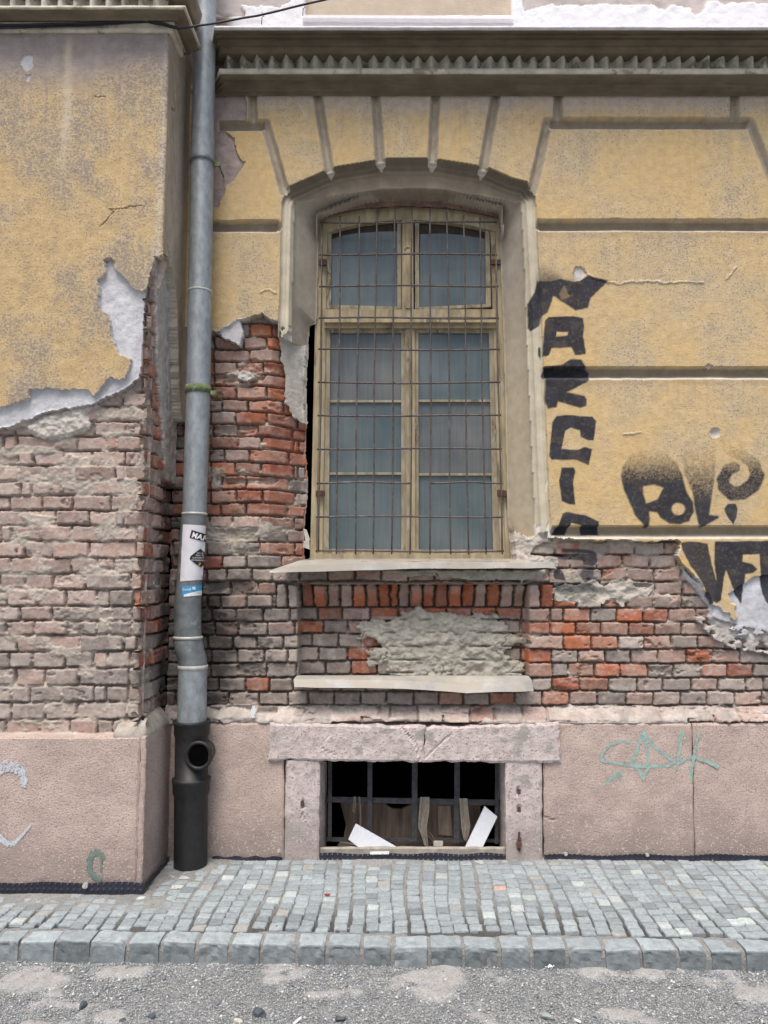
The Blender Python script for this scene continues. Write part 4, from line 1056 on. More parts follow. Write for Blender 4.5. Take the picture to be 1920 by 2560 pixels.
def wpart(name, quads, mt=M_wood, Y0=YF, Y1=YF + 0.05, label=None, bevel=0.0015):
    b = MB()
    for q in quads: b.hexa(*hq(q, Y0, Y1))
    return b.build(name, mt, window, bevel=bevel, label=label)
wpart("mullion", [[(1006, 548), (1033, 548), (1034, 775), (1005, 775)]], Y0=YF - 0.006)
wpart("mullion", [[(1011, 618), (1028, 618), (1028, 622), (1011, 622)], [(1014, 556), (1026, 556), (1026, 770), (1014, 770)]], Y0=YF - 0.016, Y1=YF)
wpart("transom", [[(812, 773), (1236, 773), (1240, 793), (811, 793)]], Y0=YF - 0.008)
wpart("transom", [[(811, 795), (1240, 795), (1242, 806), (810, 806)]], Y0=YF - 0.026, label="projecting drip moulding of the transom")
wpart("transom", [[(810, 806), (1242, 806), (1243, 820), (810, 820)]], Y0=YF - 0.004)
YS = YF + 0.022
wpart("sash", [[(819, 578), (829, 574), (828, 772), (816, 772)], [(993, 552), (1004, 552), (1004, 772), (993, 772)], [(828, 762), (993, 766), (993, 774), (828, 773)]], M_wood2, YS, YS + 0.03)
wpart("sash", [[(1037, 552), (1048, 552), (1048, 772), (1037, 772)], [(1213, 572), (1224, 577), (1228, 766), (1215, 768)], [(1048, 768), (1215, 760), (1215, 768), (1048, 775)]], M_wood2, YS, YS + 0.03)
wpart("sash", [[(812, 822), (826, 822), (822, 1384), (805, 1384)], [(1003, 822), (1013, 822), (1014, 1384), (1003, 1384)], [(826, 821), (1003, 821), (1003, 832), (826, 832)],
               [(822, 1372), (1003, 1374), (1003, 1385), (822, 1385)]], M_wood2, YS, YS + 0.03)
wpart("sash", [[(1037, 822), (1046, 822), (1047, 1384), (1037, 1384)], [(1222, 822), (1238, 822), (1250, 1384), (1233, 1384)], [(1046, 821), (1222, 821), (1222, 832), (1046, 832)],
               [(1047, 1374), (1234, 1374), (1234, 1385), (1047, 1385)]], M_wood2, YS, YS + 0.03)
wpart("meeting_stile", [[(1013, 820), (1026, 820), (1027, 1386), (1014, 1386)], [(1026, 820), (1037, 820), (1038, 1386), (1027, 1386)]], M_wood, YS - 0.012, YS + 0.03)
wpart("meeting_stile", [[(1016, 822), (1023, 822), (1024, 1384), (1017, 1384)]], M_wood2, YS - 0.022, YS - 0.012)
for y in (1003, 1184): wpart("glazing_bar", [[(824, y - 3), (1003, y - 3), (1003, y + 3), (824, y + 3)]], M_wood2, YS + 0.006, YS + 0.024, bevel=0.001)
for y in (1002, 1186): wpart("glazing_bar", [[(1046, y - 3), (1230, y - 3), (1230, y + 3), (1046, y + 3)]], M_wood2, YS + 0.006, YS + 0.024, bevel=0.001)
YG = YS + 0.02
def pane(pts, mt, tilt=0.0, label=None):
    fr = [Vector(P3(a, b_, YG)) for a, b_ in pts]
    zc = sum(p.z for p in fr) / len(fr)
    for p in fr: p.y += (p.z - zc) * tilt
    n = len(fr)
    bk = [p + Vector((0, 0.004, 0)) for p in fr]
    f = [tuple(range(n))[::-1], tuple(range(n, 2 * n))] + [(i, (i + 1) % n, n + (i + 1) % n, n + i) for i in range(n)]
    return link("pane", mesh("pane", fr + bk, f), mt, window, label=label)
pane([(828, 598), (855, 589), (890, 583), (950, 579), (994, 578), (994, 767), (828, 764)], M_glass, 0.01)
pane([(1050, 586), (1100, 584), (1150, 587), (1213, 597), (1217, 762), (1048, 770)], M_glass, -0.01)
for (y0, y1) in ((830, 1001), (1005, 1182), (1186, 1375)):
    pane([(824, y0), (1004, y0), (1004, y1), (821, y1)], M_glass2 if y0 == 830 else M_glass, random.uniform(-.012, .012))
for (y0, y1) in ((830, 1000), (1004, 1184), (1188, 1376)):
    pane([(1045, y0), (1226, y0), (1236, y1), (1045, y1)], M_glass2 if y0 == 1004 else M_glass, random.uniform(-.012, .012))
# dark brown boards filling the gap above the upper panes
wpart("head_board", [[(819, 560), (1004, 548), (1004, 585), (819, 600)], [(1037, 548), (1226, 560), (1226, 600), (1037, 588)]], mat("dark_brown_board", col=(0.05, 0.04, 0.03), vary=0.4), YG + 0.006, YG + 0.012)
for q_ in ([(798, 647), (816, 647), (816, 662), (798, 662)], [(1228, 648), (1252, 648), (1252, 660), (1228, 660)], [(789, 1226), (812, 1226), (812, 1240), (789, 1240)], [(1244, 1224), (1266, 1226), (1266, 1242), (1244, 1240)]):
    wpart("fixing_lug", [q_], M_rust, YF - 0.02, YF + 0.001)

# wire grille in front of the window: each bar its own sub-part
grille_rows = [556, 636, 715, 795, 874, 957, 1039, 1122, 1207, 1292, 1378]
topx = [806, 851, 898, 941, 986, 1030, 1076, 1118, 1159, 1199, 1238]
botx = [797, 841, 888, 932, 979, 1026, 1076, 1127, 1171, 1214, 1255]
YGR = 0.165
lefts = lambda y: np.interp(y, [556, 1378], [803, 792]); rights = lambda y: np.interp(y, [556, 636, 1378], [1240, 1242, 1258])
grille = bpy.data.objects.new("window_grille", None); SC.collection.objects.link(grille); grille.parent = bld
grille.location = P3(1030, 1378, 0.165); ORIG[grille.name] = Vector(grille.location); grille["label"] = "rusty welded wire grille over the arched window"
def bar(pts, r, knots=()):
    b = MB(); b.tube(pts, r, 7)
    for k_ in knots: b.tube([(k_[0] - 0.006, k_[1], k_[2]), (k_[0] - 0.003, k_[1], k_[2]), (k_[0] + 0.003, k_[1], k_[2]), (k_[0] + 0.006, k_[1], k_[2])], [0.004, 0.0095, 0.0095, 0.004], 7)
    return b.build("bar", M_wire, grille, smooth=True)
for n_, y in enumerate(grille_rows):
    pts = []
    x0, x1 = lefts(y) - 3, rights(y) + 2
    if y == 1207: 
        segs = [(x0, 1028), (1078, x1)]
    else: segs = [(x0, x1)]
    for a, c in segs:
        pts = [P3(a + (c - a) * t, y + 1.6 * math.sin(t * 6 + n_) , YGR + 0.003 + 0.002 * math.sin(t * 9 + n_)) for t in np.linspace(0, 1, 12)]
        bar(pts, 0.0054, [P3(np.interp(y, [556, 1378], [topx[i], botx[i]]), y, 0.164) for i in range(1, 10) if a < np.interp(y, [556, 1378], [topx[i], botx[i]]) < c])
for i in range(11):
    top = [0, 540, 540, 524, 520, 522, 522, 530, 538, 545, 0][i]
    y0 = top if top else (556 if i == 0 else 636)
    pts = [P3(np.interp(y, [556, 1378], [topx[i], botx[i]]) + 1.2 * math.sin(y / 120 + i), y, YGR - 0.004) for y in np.linspace(y0, 1386 if i else 1380, 14)]
    bar(pts, 0.0048)

# sills: bent weathered sheets
def sheet(name, xa, xb, prof, wav_, label, thick=0.004, n=90, mt=M_sheet, ragged=0.0):
    v = []; f = []; m = len(prof)
    for side_ in (0, 1):
        for i in range(n + 1):
            t = i / n
            for j, (Y, fa) in enumerate(prof):
                row = fa(t) + wav_(t, j)
                px = xa[j] + (xb[j] - xa[j]) * t if isinstance(xa, (list, tuple)) else xa + (xb - xa) * t
                p = P3(px, row, Y)
                v.append((p[0], p[1] + (thick if side_ and j >= m - 2 else 0), p[2] - (thick if side_ and j < m - 2 else 0)))
    K = (n + 1) * m
    for i in range(n):
        for j in range(m - 1):
            a = i * m + j
            f.append((a, a + m, a + m + 1, a + 1)); f.append((K + a, K + a + 1, K + a + m + 1, K + a + m))
        for j in (0, m - 1):
            a = i * m + j; f.append((a, K + a, K + a + m, a + m) if j else (a, a + m, K + a + m, K + a))
    for i in (0, n):
        for j in range(m - 1):
            a = i * m + j; f.append((a, a + 1, K + a + 1, K + a))
    return link(name, mesh(name, v, f), mt, bld, label=label)
fr1 = lambda t: np.interp(t, [0, .12, .35, 1], [1427, 1413, 1408, 1406])
sheet("window_sill", [775, 745, 672, 676], [1283, 1300, 1382, 1392],
      [(0.24, lambda t: 1396.0), (0.10, lambda t: 1402 + 0 * t), (-0.045, fr1), (-0.05, lambda t: np.interp(t, [0, .12, .5, .97, 1], [1432, 1430, 1422, 1420, 1422]))],
      lambda t, j: (0.9 * float(vn(t * 14, j, 31)) if j else 0), "bent weathered sheet sill under the arched window")
sheet("niche_sill", [752, 742, 734, 736], [1316, 1322, 1330, 1334],
      [(0.16, lambda t: 1688.0), (0.05, lambda t: 1690.0 + 0 * t), (-0.03, lambda t: np.interp(t, [0, .45, .55, .72, .85, 1], [1697, 1700, 1703, 1712, 1706, 1702])),
       (-0.045, lambda t: np.interp(t, [0, .45, .55, .72, .85, 1], [1718, 1721, 1724, 1733, 1729, 1728]))],
      lambda t, j: (1.3 * float(vn(t * 11, j, 35)) if j else 0), "buckled sheet ledge at the foot of the brick niche")

# ------------------------------------------------------------------ plinth and cellar opening
def slab(name, front, back, mt, parent, label=None, res=0.010, rough=0.003, jag=0.004, rnd_=0.006, seed=0, cracks=()):
    """front / back: four 3D corners TL TR BR BL. Front is a worn grid, edges rounded and ragged"""
    f0 = [np.array(p, float) for p in front]; b0 = [np.array(p, float) for p in back]
    w = np.linalg.norm(f0[1] - f0[0]); h = np.linalg.norm(f0[3] - f0[0])
    nx = max(4, int(w / res)); ny = max(4, int(h / res))
    S, Tt = np.meshgrid(np.linspace(0, 1, nx + 1), np.linspace(0, 1, ny + 1))
    def bil(c): return (c[0] * ((1 - S) * (1 - Tt))[..., None] + c[1] * (S * (1 - Tt))[..., None] + c[2] * (S * Tt)[..., None] + c[3] * ((1 - S) * Tt)[..., None])
    Pf = bil(f0); Pb = bil(b0)
    de = np.minimum(np.minimum(S * w, (1 - S) * w), np.minimum(Tt * h, (1 - Tt) * h))
    nz = fbm(Pf[..., 0] * 14, Pf[..., 2] * 14 + Pf[..., 1] * 14, 4, seed)
    nj = fbm(Pf[..., 0] * 22, Pf[..., 2] * 22, 4, seed + 4); nj2 = fbm(Pf[..., 0] * 22, Pf[..., 2] * 22, 4, seed + 14)
    dirn = (Pb - Pf); dirn /= np.linalg.norm(dirn, axis=-1, keepdims=True)
    push = rough * (nz + 0.6) * 0.7 + rnd_ * (1 - np.clip(de / rnd_, 0, 1)) ** 2
    for (pts, wd, dpth) in cracks:
        a = np.array([P3(*p, f0[0][1]) for p in pts]); 
        ld = linedist(a[:, [0, 2]] * 1000, Pf[..., 0] * 1000 + nj * 4, Pf[..., 2] * 1000, 30)
        push = push + dpth * np.clip(1 - ld / wd, 0, 1)
    Pf = Pf + dirn * push[..., None]
    ew = np.clip(1 - de / 0.02, 0, 1)
    Pf[..., 0] += jag * nj * ew; Pf[..., 2] += jag * nj2 * ew
    n, m = S.shape
    v = list(Pf.reshape(-1, 3)); idx = np.arange(n * m).reshape(n, m)
    q = [tuple(r_) for r_ in np.stack([idx[1:, :-1], idx[1:, 1:], idx[:-1, 1:], idx[:-1, :-1]], -1).reshape(-1, 4)]
    per = list(idx[0, :]) + list(idx[1:, -1]) + list(idx[-1, -2::-1]) + list(idx[-2:0:-1, 0])
    pb = Pb.reshape(-1, 3)[per]
    k0 = len(v); v += list(pb); K = len(per)
    for i in range(K):
        q.append((per[i], per[(i + 1) % K], k0 + (i + 1) % K, k0 + i))
    return link(name, mesh(name, np.array(v), q), mt, parent, label=label)

def pslab(name, quad, Y0, Y1, mt, label=None, backquad=None, **k):
    fr = [P3(*p, Y0) for p in quad]
    bk = [(p[0], Y1, p[2]) for p in fr] if backquad is None else [P3(*p, Y1) for p in backquad]
    return slab(name, fr, bk, mt, bld, label, **k)
BOT = 2185
pslab("plinth_slab", [(400, 1809), (671, 1808), (711, 1808), (711, BOT)][:0] or [(400, 1809), (709, 1808), (710, BOT), (400, BOT)], -0.028, 0.12, M_pink, "pink roughcast plinth between drainpipe and cellar opening", seed=3)
pslab("lintel_stone", [(673, 1809), (1063, 1817), (1058, 1906), (669, 1901)], -0.05, 0.2, M_granite, "left half of the cracked granite lintel", seed=5, jag=0.007, rough=0.006,
      cracks=[([(1000, 1815), (1040, 1860), (1050, 1900)], 6, 0.008), ([(820, 1840), (800, 1870), (840, 1890)], 5, 0.004)])
pslab("lintel_stone", [(1065, 1819), (1400, 1808), (1403, 1907), (1060, 1906)], -0.05, 0.2, M_granite, "right half of the cracked granite lintel", seed=6, jag=0.008, rough=0.006,
      cracks=[([(1130, 1835), (1100, 1860), (1065, 1895)], 7, 0.006)])
pslab("jamb_stone", [(717, 1899), (798, 1899), (797, BOT), (711, BOT)], -0.04, 0.19, M_granite, "left granite jamb of the cellar opening", backquad=[(700, 1905), (817, 1905), (815, BOT - 10), (700, BOT - 10)], seed=7,
      cracks=[([(757, 2002), (758, 2018)], 9, 0.02), ([(757, 2035), (758, 2050)], 8, 0.012)])
pslab("jamb_stone", [(1264, 1899), (1353, 1899), (1356, BOT), (1266, BOT)], -0.04, 0.19, M_granite, "right granite jamb with three chiselled fixing holes", backquad=[(1246, 1905), (1365, 1905), (1365, BOT - 10), (1248, BOT - 10)], seed=8,
      cracks=[([(1297, 1970), (1297, 1985)], 9, 0.016), ([(1297, 2015), (1297, 2028)], 9, 0.016), ([(1298, 2100), (1298, 2125)], 8, 0.016)])
pslab("plinth_slab", [(1358, 1808), (1730, 1809), (1739, BOT), (1361, BOT)], -0.028, 0.12, M_pink, "pink roughcast plinth right of the cellar opening", seed=9,
      cracks=[([(1362, 2045), (1385, 2050)], 8, 0.012)])
pslab("plinth_slab", [(1732, 1809), (2330, 1810), (2330, BOT), (1741, BOT)], -0.026, 0.12, M_pink, "pink roughcast plinth at the far right", seed=10)
# bay plinth: a solid block with a jointed corner
zb_t = float(onY(360, 1842, -0.43)[1]); XP = -1.213
slab("plinth_slab", [(-2.4, -0.43, zb_t), (XP - 0.028, -0.43, zb_t), (XP - 0.028, -0.43, -0.12), (-2.4, -0.43, -0.12)], [(-2.4, -0.30, zb_t), (XP - 0.028, -0.30, zb_t), (XP - 0.028, -0.30, -0.12), (-2.4, -0.30, -0.12)],
     M_pink, bld, "pink roughcast plinth of the bay with a white scrawl", seed=11)
slab("plinth_corner", [(XP - 0.026, -0.434, zb_t), (XP, -0.434, zb_t), (XP, -0.434, -0.12), (XP - 0.026, -0.434, -0.12)], [(XP - 0.026, -0.36, zb_t), (XP, -0.40, zb_t), (XP, -0.40, -0.12), (XP - 0.026, -0.36, -0.12)],
     M_pink, bld, res=0.008, rnd_=0.004, seed=12)
slab("plinth_slab", [(XP - 0.002, -0.398, zb_t + 0.0), (XP - 0.002, -0.03, zb_t), (XP - 0.002, -0.03, -0.12), (XP - 0.002, -0.398, -0.12)],
     [(XP - 0.12, -0.398, zb_t), (XP - 0.12, -0.03, zb_t), (XP - 0.12, -0.03, -0.12), (XP - 0.12, -0.398, -0.12)], M_pink, bld, "side of the bay plinth behind the drainpipe", seed=13)
# mortar fillet on the bay plinth corner
b = MB()
for i in range(9):
    t = i / 8
b2v = []; b2f = []
nn = 24
for i in range(nn + 1):
    t = i / nn
    # runs along the front for 0.16 m, round the corner and along the side
    if t < 0.35: x, y = XP - 0.16 + 0.15 * t / 0.35, -0.425
    else: x, y = XP - 0.004, -0.425 + 0.36 * (t - 0.35) / 0.65
    for j, (o, dz) in enumerate(((0.0, -0.01), (0.0, 0.012), (0.03, 0.045), (0.075, 0.085), (0.10, 0.09))):
        w = 0.012 * float(vn(i * 0.5, j * 0.7, 5))
        hx = dz * (0.5 + 0.7 * min(1, t * 2.2)) + w * (j > 0)
        if t < 0.35: b2v.append((x, y + o, zb_t + hx))
        else: b2v.append((x - o, y + (o if t < 0.42 else 0), zb_t + hx))
for i in range(nn):
    for j in range(4):
        a = i * 5 + j; b2f.append((a, a + 5, a + 6, a + 1))
link("mortar_fillet", mesh("mortar_fillet", b2v, b2f), M_dust, bld, smooth=True)

# cellar sill
pslab("cellar_sill", [(795, 2117), (1266, 2117), (1266, 2150), (795, 2150)], -0.005, 0.2, M_dust, None, seed=15, backquad=[(800, 2116), (1262, 2116), (1262, 2150), (800, 2150)])
# iron grid in the cellar opening
YI = 0.125
gi = MB()
gi.hexa(*hq([(815, 1992), (1250, 2000), (1250, 2014), (815, 2006)], YI + 0.010, YI + 0.018))
igrid = gi.build("iron_grid", M_gridiron, bld, bevel=0.001, label="flat-iron grid inside the cellar opening")
for x0, x1, y1 in ((820, 830, 2102), (919, 931, 2085), (1030, 1044, 2104), (1136, 1150, 2108), (1238, 1247, 2110)):
    b = MB(); b.hexa(*hq([(x0, 1900), (x1, 1900), (x1 - 1, y1), (x0 - 1, y1)], YI, YI + 0.008)); b.build("bar", M_gridiron, igrid, bevel=0.001)
b = MB(); b.hexa(*hq([(816, 2094), (1250, 2098), (1250, 2106), (816, 2104)], YI + 0.010, YI + 0.018)); b.build("bar", M_gridiron, igrid)
# anchor bolt in the right jamb, rusty plug in the left jamb
b = MB(); b.tube([P3(1298, 2080, -0.045), P3(1298, 2128, -0.045)], 0.006, 8); b.box(P3(1298, 2112, -0.05), (0.011, 0.010, 0.012)); b.build("anchor_bolt", M_rust, bld, smooth=False)
for (px, py, s_) in ((757, 2008, 0.012), (1297, 1977, 0.011), (1297, 2021, 0.011)):
    b = MB(); p = P3(px, py, -0.026); b.box(p, (s_ * 0.7, 0.014, s_)); b.build("fixing_plug", M_rust, bld)

# scrawls on the stone plinths (thin worn paint skins following the face)
def paintskin(name, pts, w, Y, mt, label, seed=0):
    v = []; f = []
    n = 0
    for (a, b_) in zip(pts[:-1], pts[1:]):
        L_ = math.hypot(b_[0] - a[0], b_[1] - a[1]); k_ = max(2, int(L_ / 2))
        for i in range(k_):
            t = i / k_
            x = a[0] + (b_[0] - a[0]) * t; y = a[1] + (b_[1] - a[1]) * t
            wa = a[2] + (b_[2] - a[2]) * t
            nx, ny = -(b_[1] - a[1]) / L_, (b_[0] - a[0]) / L_
            for s_ in np.linspace(-1, 1, 9 if wa > 4 else 5):
                d = s_ * wa
                if random.random() < 0.16 + 0.22 * abs(s_): continue
                q = 1.3 + random.random() * 1.3
                c = (x + nx * d + random.uniform(-1, 1), y + ny * d + random.uniform(-1, 1))
                r0 = random.random() * 6.28
                vv = [P3(c[0] + q * math.cos(r0 + g * 1.2566) * random.uniform(.7, 1.2), c[1] + q * math.sin(r0 + g * 1.2566) * random.uniform(.7, 1.2), Y) for g in range(5)]
                k0 = len(v); v += vv; f.append(tuple(k0 + 4 - g for g in range(5)))
                Y -= 0.0000004
    return link(name, mesh(name, v, f), mt, bld, label=label)
M_teal = mat("faded_teal_marker", col=(0.30, 0.42, 0.38), vary=0.2, vscale=60)
M_green = mat("dark_green_marker", col=(0.16, 0.22, 0.19), vary=0.2, vscale=60)
M_chalk = mat("white_scrawl", col=(0.52, 0.54, 0.58), vary=0.15, vscale=60)
D = lambda pts: [(1280 + a / 2.592, 1750 + b / 2.592, w) for a, b, w in pts]
YT = -0.0285
teal = [D([(850, 520, 2), (880, 440, 2), (885, 360, 2), (855, 200, 3), (820, 290, 3), (780, 410, 3.5)]), D([(855, 215, 3), (930, 310, 2.5), (1050, 400, 3), (1020, 425, 3), (820, 430, 4), (680, 410, 2), (590, 400, 2), (575, 370, 2), (620, 300, 2), (700, 265, 2), (770, 275, 2)]),
        D([(1100, 205, 5), (1090, 280, 3), (1065, 460, 1.5)]), D([(1210, 210, 1.5), (1185, 330, 2), (1165, 440, 3), (1160, 520, 1.5)]), D([(1085, 415, 3), (1120, 380, 2.5), (1190, 375, 2.5), (1270, 400, 2.5), (1340, 435, 4)]),
        D([(600, 550, 2), (650, 500, 3), (700, 470, 4), (700, 520, 1.5)]), D([(850, 520, 1), (830, 470, 3), (800, 420, 3)])]
for s_ in teal: paintskin("graffiti", s_, 0, YT, M_teal, "faded teal marker scrawl on the right plinth")
E = lambda pts: [(a / 2.572, 1700 + b / 2.572, w) for a, b, w in pts]
paintskin("graffiti", E([(665, 1150, 5), (640, 1110, 6), (600, 1110, 7), (575, 1160, 6), (575, 1220, 6), (600, 1265, 5), (655, 1290, 5)]), 0, -0.4315, M_green, "small dark green hook mark low on the bay plinth")
paintskin("graffiti", E([(650, 1160, 0.6), (650, 1235, 0.6)]), 0, -0.4315, M_green, None)
paintskin("graffiti", E([(-60, 620, 8), (0, 570, 13), (60, 545, 13), (120, 570, 12), (155, 630, 8), (150, 690, 5)]), 0, -0.4315, M_chalk, "white sprayed arc on the bay plinth")
paintskin("graffiti", E([(-40, 960, 5), (20, 1040, 7), (80, 1060, 5), (140, 1000, 2), (200, 930, 2)]), 0, -0.4315, M_chalk, None)
paintskin("graffiti", [(632, 1782, 4), (634, 1766, 2), (632, 1795, 5)], 0, -0.035, mat("white_splash", col=(0.72, 0.72, 0.73), vary=0.05), "small white splash on the ledge right of the drainpipe")

# ================================================================== DRAINPIPE
YD = -0.115
def ring_pts(rows):
    out = []
    for (px, row, rpx) in rows:
        x, z = onY(px, row, YD)
        c = (YD + DIST)
        out.append((float(x), float(z), rpx / F_PX * c * (CP - (CY - row) / F_PX * SP) ** -1 if False else rpx * (YD + DIST) / F_PX))
    return out
def lathe(name, rows, mt, parent, n=36, label=None, cap=False, dent=0.0):
    P_ = ring_pts(rows); v = []; f = []
    for i, (x, z, r_) in enumerate(P_):
        for k_ in range(n):
            a = 2 * math.pi * k_ / n
            rr = r_ + dent * float(vn(i * 0.9 + 3, k_ * 0.5, 7))
            v.append((x + rr * math.cos(a), YD + rr * math.sin(a), z))
    for i in range(len(P_) - 1):
        for k_ in range(n): f.append((i * n + k_, (i + 1) * n + k_, (i + 1) * n + (k_ + 1) % n, i * n + (k_ + 1) % n))
    return link(name, mesh(name, v, f), mt, parent, label=label, smooth=True)
gx, gz = onY(477, 2160, YD)
pipe = empty("drainpipe", (float(gx), YD, 0.0), "tall grey galvanised downpipe ending in a black cast-iron boot, in the corner of the facade", "drainpipe")
def cxr(row): return float(np.interp(row, [-120, 200, 500, 730, 1000, 1290], [515, 510, 504, 500, 495, 486]))
up_rows = [(cxr(r_), r_, 30 if r_ > 330 else 28.5) for r_ in list(range(-160, 412, 30)) + [414]]
lathe("pipe_section", up_rows, M_zinc, pipe, label="uppermost galvanised length")
lathe("pipe_section", [(cxr(r_), r_, 29.5) for r_ in [412, 440, 500, 560, 620, 680, 725, 731]], M_zinc, pipe)
lathe("pipe_section", [(cxr(r_), r_, 30.5) for r_ in [730, 780, 830, 880, 930, 969]], M_zinc, pipe)
lathe("pipe_section", [(cxr(r_), r_, 29.8) for r_ in [968, 1020, 1080, 1140, 1200, 1260, 1284]], M_zinc, pipe)
lathe("pipe_collar", [(cxr(729), 727, 30), (cxr(729), 728, 31.6), (cxr(731), 732, 31.6), (cxr(731), 733, 30)], M_seam, pipe)
lathe("pipe_collar", [(cxr(1284), 1282, 29.8), (cxr(1284), 1283, 31.6), (cxr(1286), 1287, 31.8), (486, 1288, 30)], M_seam, pipe)
lathe("pipe_section", [(485.5, 1286, 30.8), (484, 1310, 31), (479, 1380, 31), (474, 1450, 31.2), (470, 1500, 32), (469.5, 1512, 32)], M_zinc2, pipe, label="dull grey sleeve carrying the posters")
lathe("pipe_section", [(469.5, 1510, 33), (469, 1540, 33), (469.5, 1575, 32.5), (470, 1592, 33.5)], M_zinc2, pipe, label="stained sleeve above the kink", dent=0.001)
lathe("pipe_collar", [(470, 1590, 33), (470, 1591, 36), (470, 1596, 36.5), (470, 1598, 33)], M_seam, pipe)
lathe("pipe_elbow", [(470, 1596, 34), (470, 1606, 35.5), (474, 1622, 36), (478, 1638, 35), (481, 1650, 35), (482, 1664, 35)], M_zinc2, pipe, label="crumpled elbow with a rusty scrape", dent=0.003)
lathe("pipe_collar", [(482, 1662, 35), (482, 1663, 36.5), (482, 1671, 36.5), (482, 1673, 34.5)], M_seam, pipe)
lathe("pipe_section", [(482, 1670, 35), (481.5, 1700, 35), (480.5, 1760, 35), (479.5, 1806, 35)], M_zinc, pipe, label="bright lower galvanised length", cap=True)
# clamps
for (row, c_) in ((404, 1.5), (975, 0)):
    hh = 9 if row > 500 else 6
    lathe("pipe_clamp", [(cxr(row), row - hh, 30), (cxr(row), row - hh, 32.6), (cxr(row), row + hh, 32.6), (cxr(row), row + hh, 30)], M_moss if row > 500 else M_zinc2, pipe, label="mossy green pipe clamp" if row > 500 else None)
    b = MB(); p = P3(cxr(row) + 34, row + 7, YD); b.box((p[0] + 0.010, p[1], p[2]), (0.016, 0.006, 0.012)); b.tube([(p[0] + 0.012, p[1], p[2]), (p[0] + 0.012, 0.06, p[2])], 0.005, 6)
    b.build("clamp_ear", M_moss, pipe)
# cast-iron boot
boot = lathe("cast_iron_boot", [(480, 1801, 36), (480, 1800, 44), (480, 1802, 45.5), (480, 1807, 45.5), (480, 1811, 43), (480, 1833, 42.5), (479.5, 1840, 40), (479, 1850, 39.5), (478.5, 1942, 39.5), (478.5, 1943, 44), (478.5, 1945, 46), (478.5, 1950, 46), (478, 1954, 44.5), (478, 1978, 44),
                             (478, 1985, 41), (477.5, 1990, 40), (477, 2060, 39.5), (476.5, 2120, 39.5), (476.5, 2190, 39.5)], M_iron, pipe, n=48, label="black cast-iron boot with an open inspection branch")
# inspection branch: short stub facing the street, its rim lathe about the Y axis
xo, zo = onY(496, 1889, -0.20); xo = float(xo); zo = float(zo)
v = []; f = []; n = 40
prof = [(0.062, -0.10), (0.064, -0.185), (0.071, -0.190), (0.0725, -0.200), (0.070, -0.206), (0.060, -0.207), (0.056, -0.203), (0.053, -0.195), (0.052, -0.12)]
for (r_, y_) in prof:
    for k_ in range(n):
        a = 2 * math.pi * k_ / n
        rr = r_
        if r_ > 0.066:
            for ca in (math.radians(8), math.radians(188)):
                dd = abs((a - ca + math.pi) % (2 * math.pi) - math.pi)
                if dd < 0.09: rr = 0.062
        rr *= 1 + 0.01 * float(vn(k_ * 0.6, 2.2, 3))
        v.append((xo + rr * math.cos(a), y_, zo + rr * math.sin(a) * 1.0))
for i in range(len(prof) - 1):
    for k_ in range(n): f.append((i * n + k_, i * n + (k_ + 1) % n, (i + 1) * n + (k_ + 1) % n, (i + 1) * n + k_))
o = link("inspection_rim", mesh("inspection_rim", v, f), M_iron, boot, smooth=True)
b = MB(); vv = [(xo + 0.0515 * math.cos(t), -0.1985 + 0.0, zo + 0.0515 * math.sin(t)) for t in np.linspace(0, 2 * math.pi, 33)[:-1]]
b.add(vv, [tuple(range(32))[::-1]]); o2 = b.build("inspection_hollow", mat("black_hollow", col=(0.003, 0.003, 0.003), rough=1, spec=0), boot)
# sloping film of grit at the foot
# ---- papers on the pipe
def onpipe(px, row, eps):
    x, z = onY(px, row, YD - 0.06)
    cx_, _ = onY(float(np.interp(row, [1286, 1310, 1380, 1450, 1512], [485.5, 484, 479, 474, 469.5])), row, YD)
    R = 31.2 * (YD + DIST) / F_PX + eps
    dx = float(x - cx_)
    dx = max(-R * 0.999, min(R * 0.999, dx))
    return (float(cx_) + dx, YD - math.sqrt(R * R - dx * dx), float(z))
def curved(name, poly, eps, mt, label=None, cat=None, parent=None, n=16, m=16):
    """bilinear patch over TL TR BR BL in measured px wrapped on the pipe"""
    q = np.array(poly, float); v = []; f = []
    for j in range(m + 1):
        for i in range(n + 1):
            s, t = i / n, j / m
            p = q[0] * (1 - s) * (1 - t) + q[1] * s * (1 - t) + q[2] * s * t + q[3] * (1 - s) * t
            ww = 0.0006 * float(vn(i * 0.5, j * 0.4, 5)) if eps < 0.004 else 0
            v.append(onpipe(p[0], p[1], eps + ww))
    for j in range(m):
        for i in range(n):
            a = j * (n + 1) + i; f.append((a, a + n + 1, a + n + 2, a + 1))
    me = mesh(name, v, f)
    return link(name, me, mt, parent, label=label, cat=cat, origin=v[len(v) // 2] if parent is None else None, smooth=True)
K = lambda x, y: (450 + x / 11.06, 1300 + y / 11.06)
poster = curved("paper_poster", [K(70, 120), K(745, 150), K(690, 1640), K(0, 1700)], 0.0022, M_paper, "torn white paper wrapped round the drainpipe with a black diamond sticker", "poster", n=24, m=20)
ORIG[poster.name] = poster.location.copy()
curved("sticker", [K(335, 275), K(722, 400), K(702, 612), K(280, 490)], 0.0045, M_black, "black tag sticker with white lettering", parent=poster)
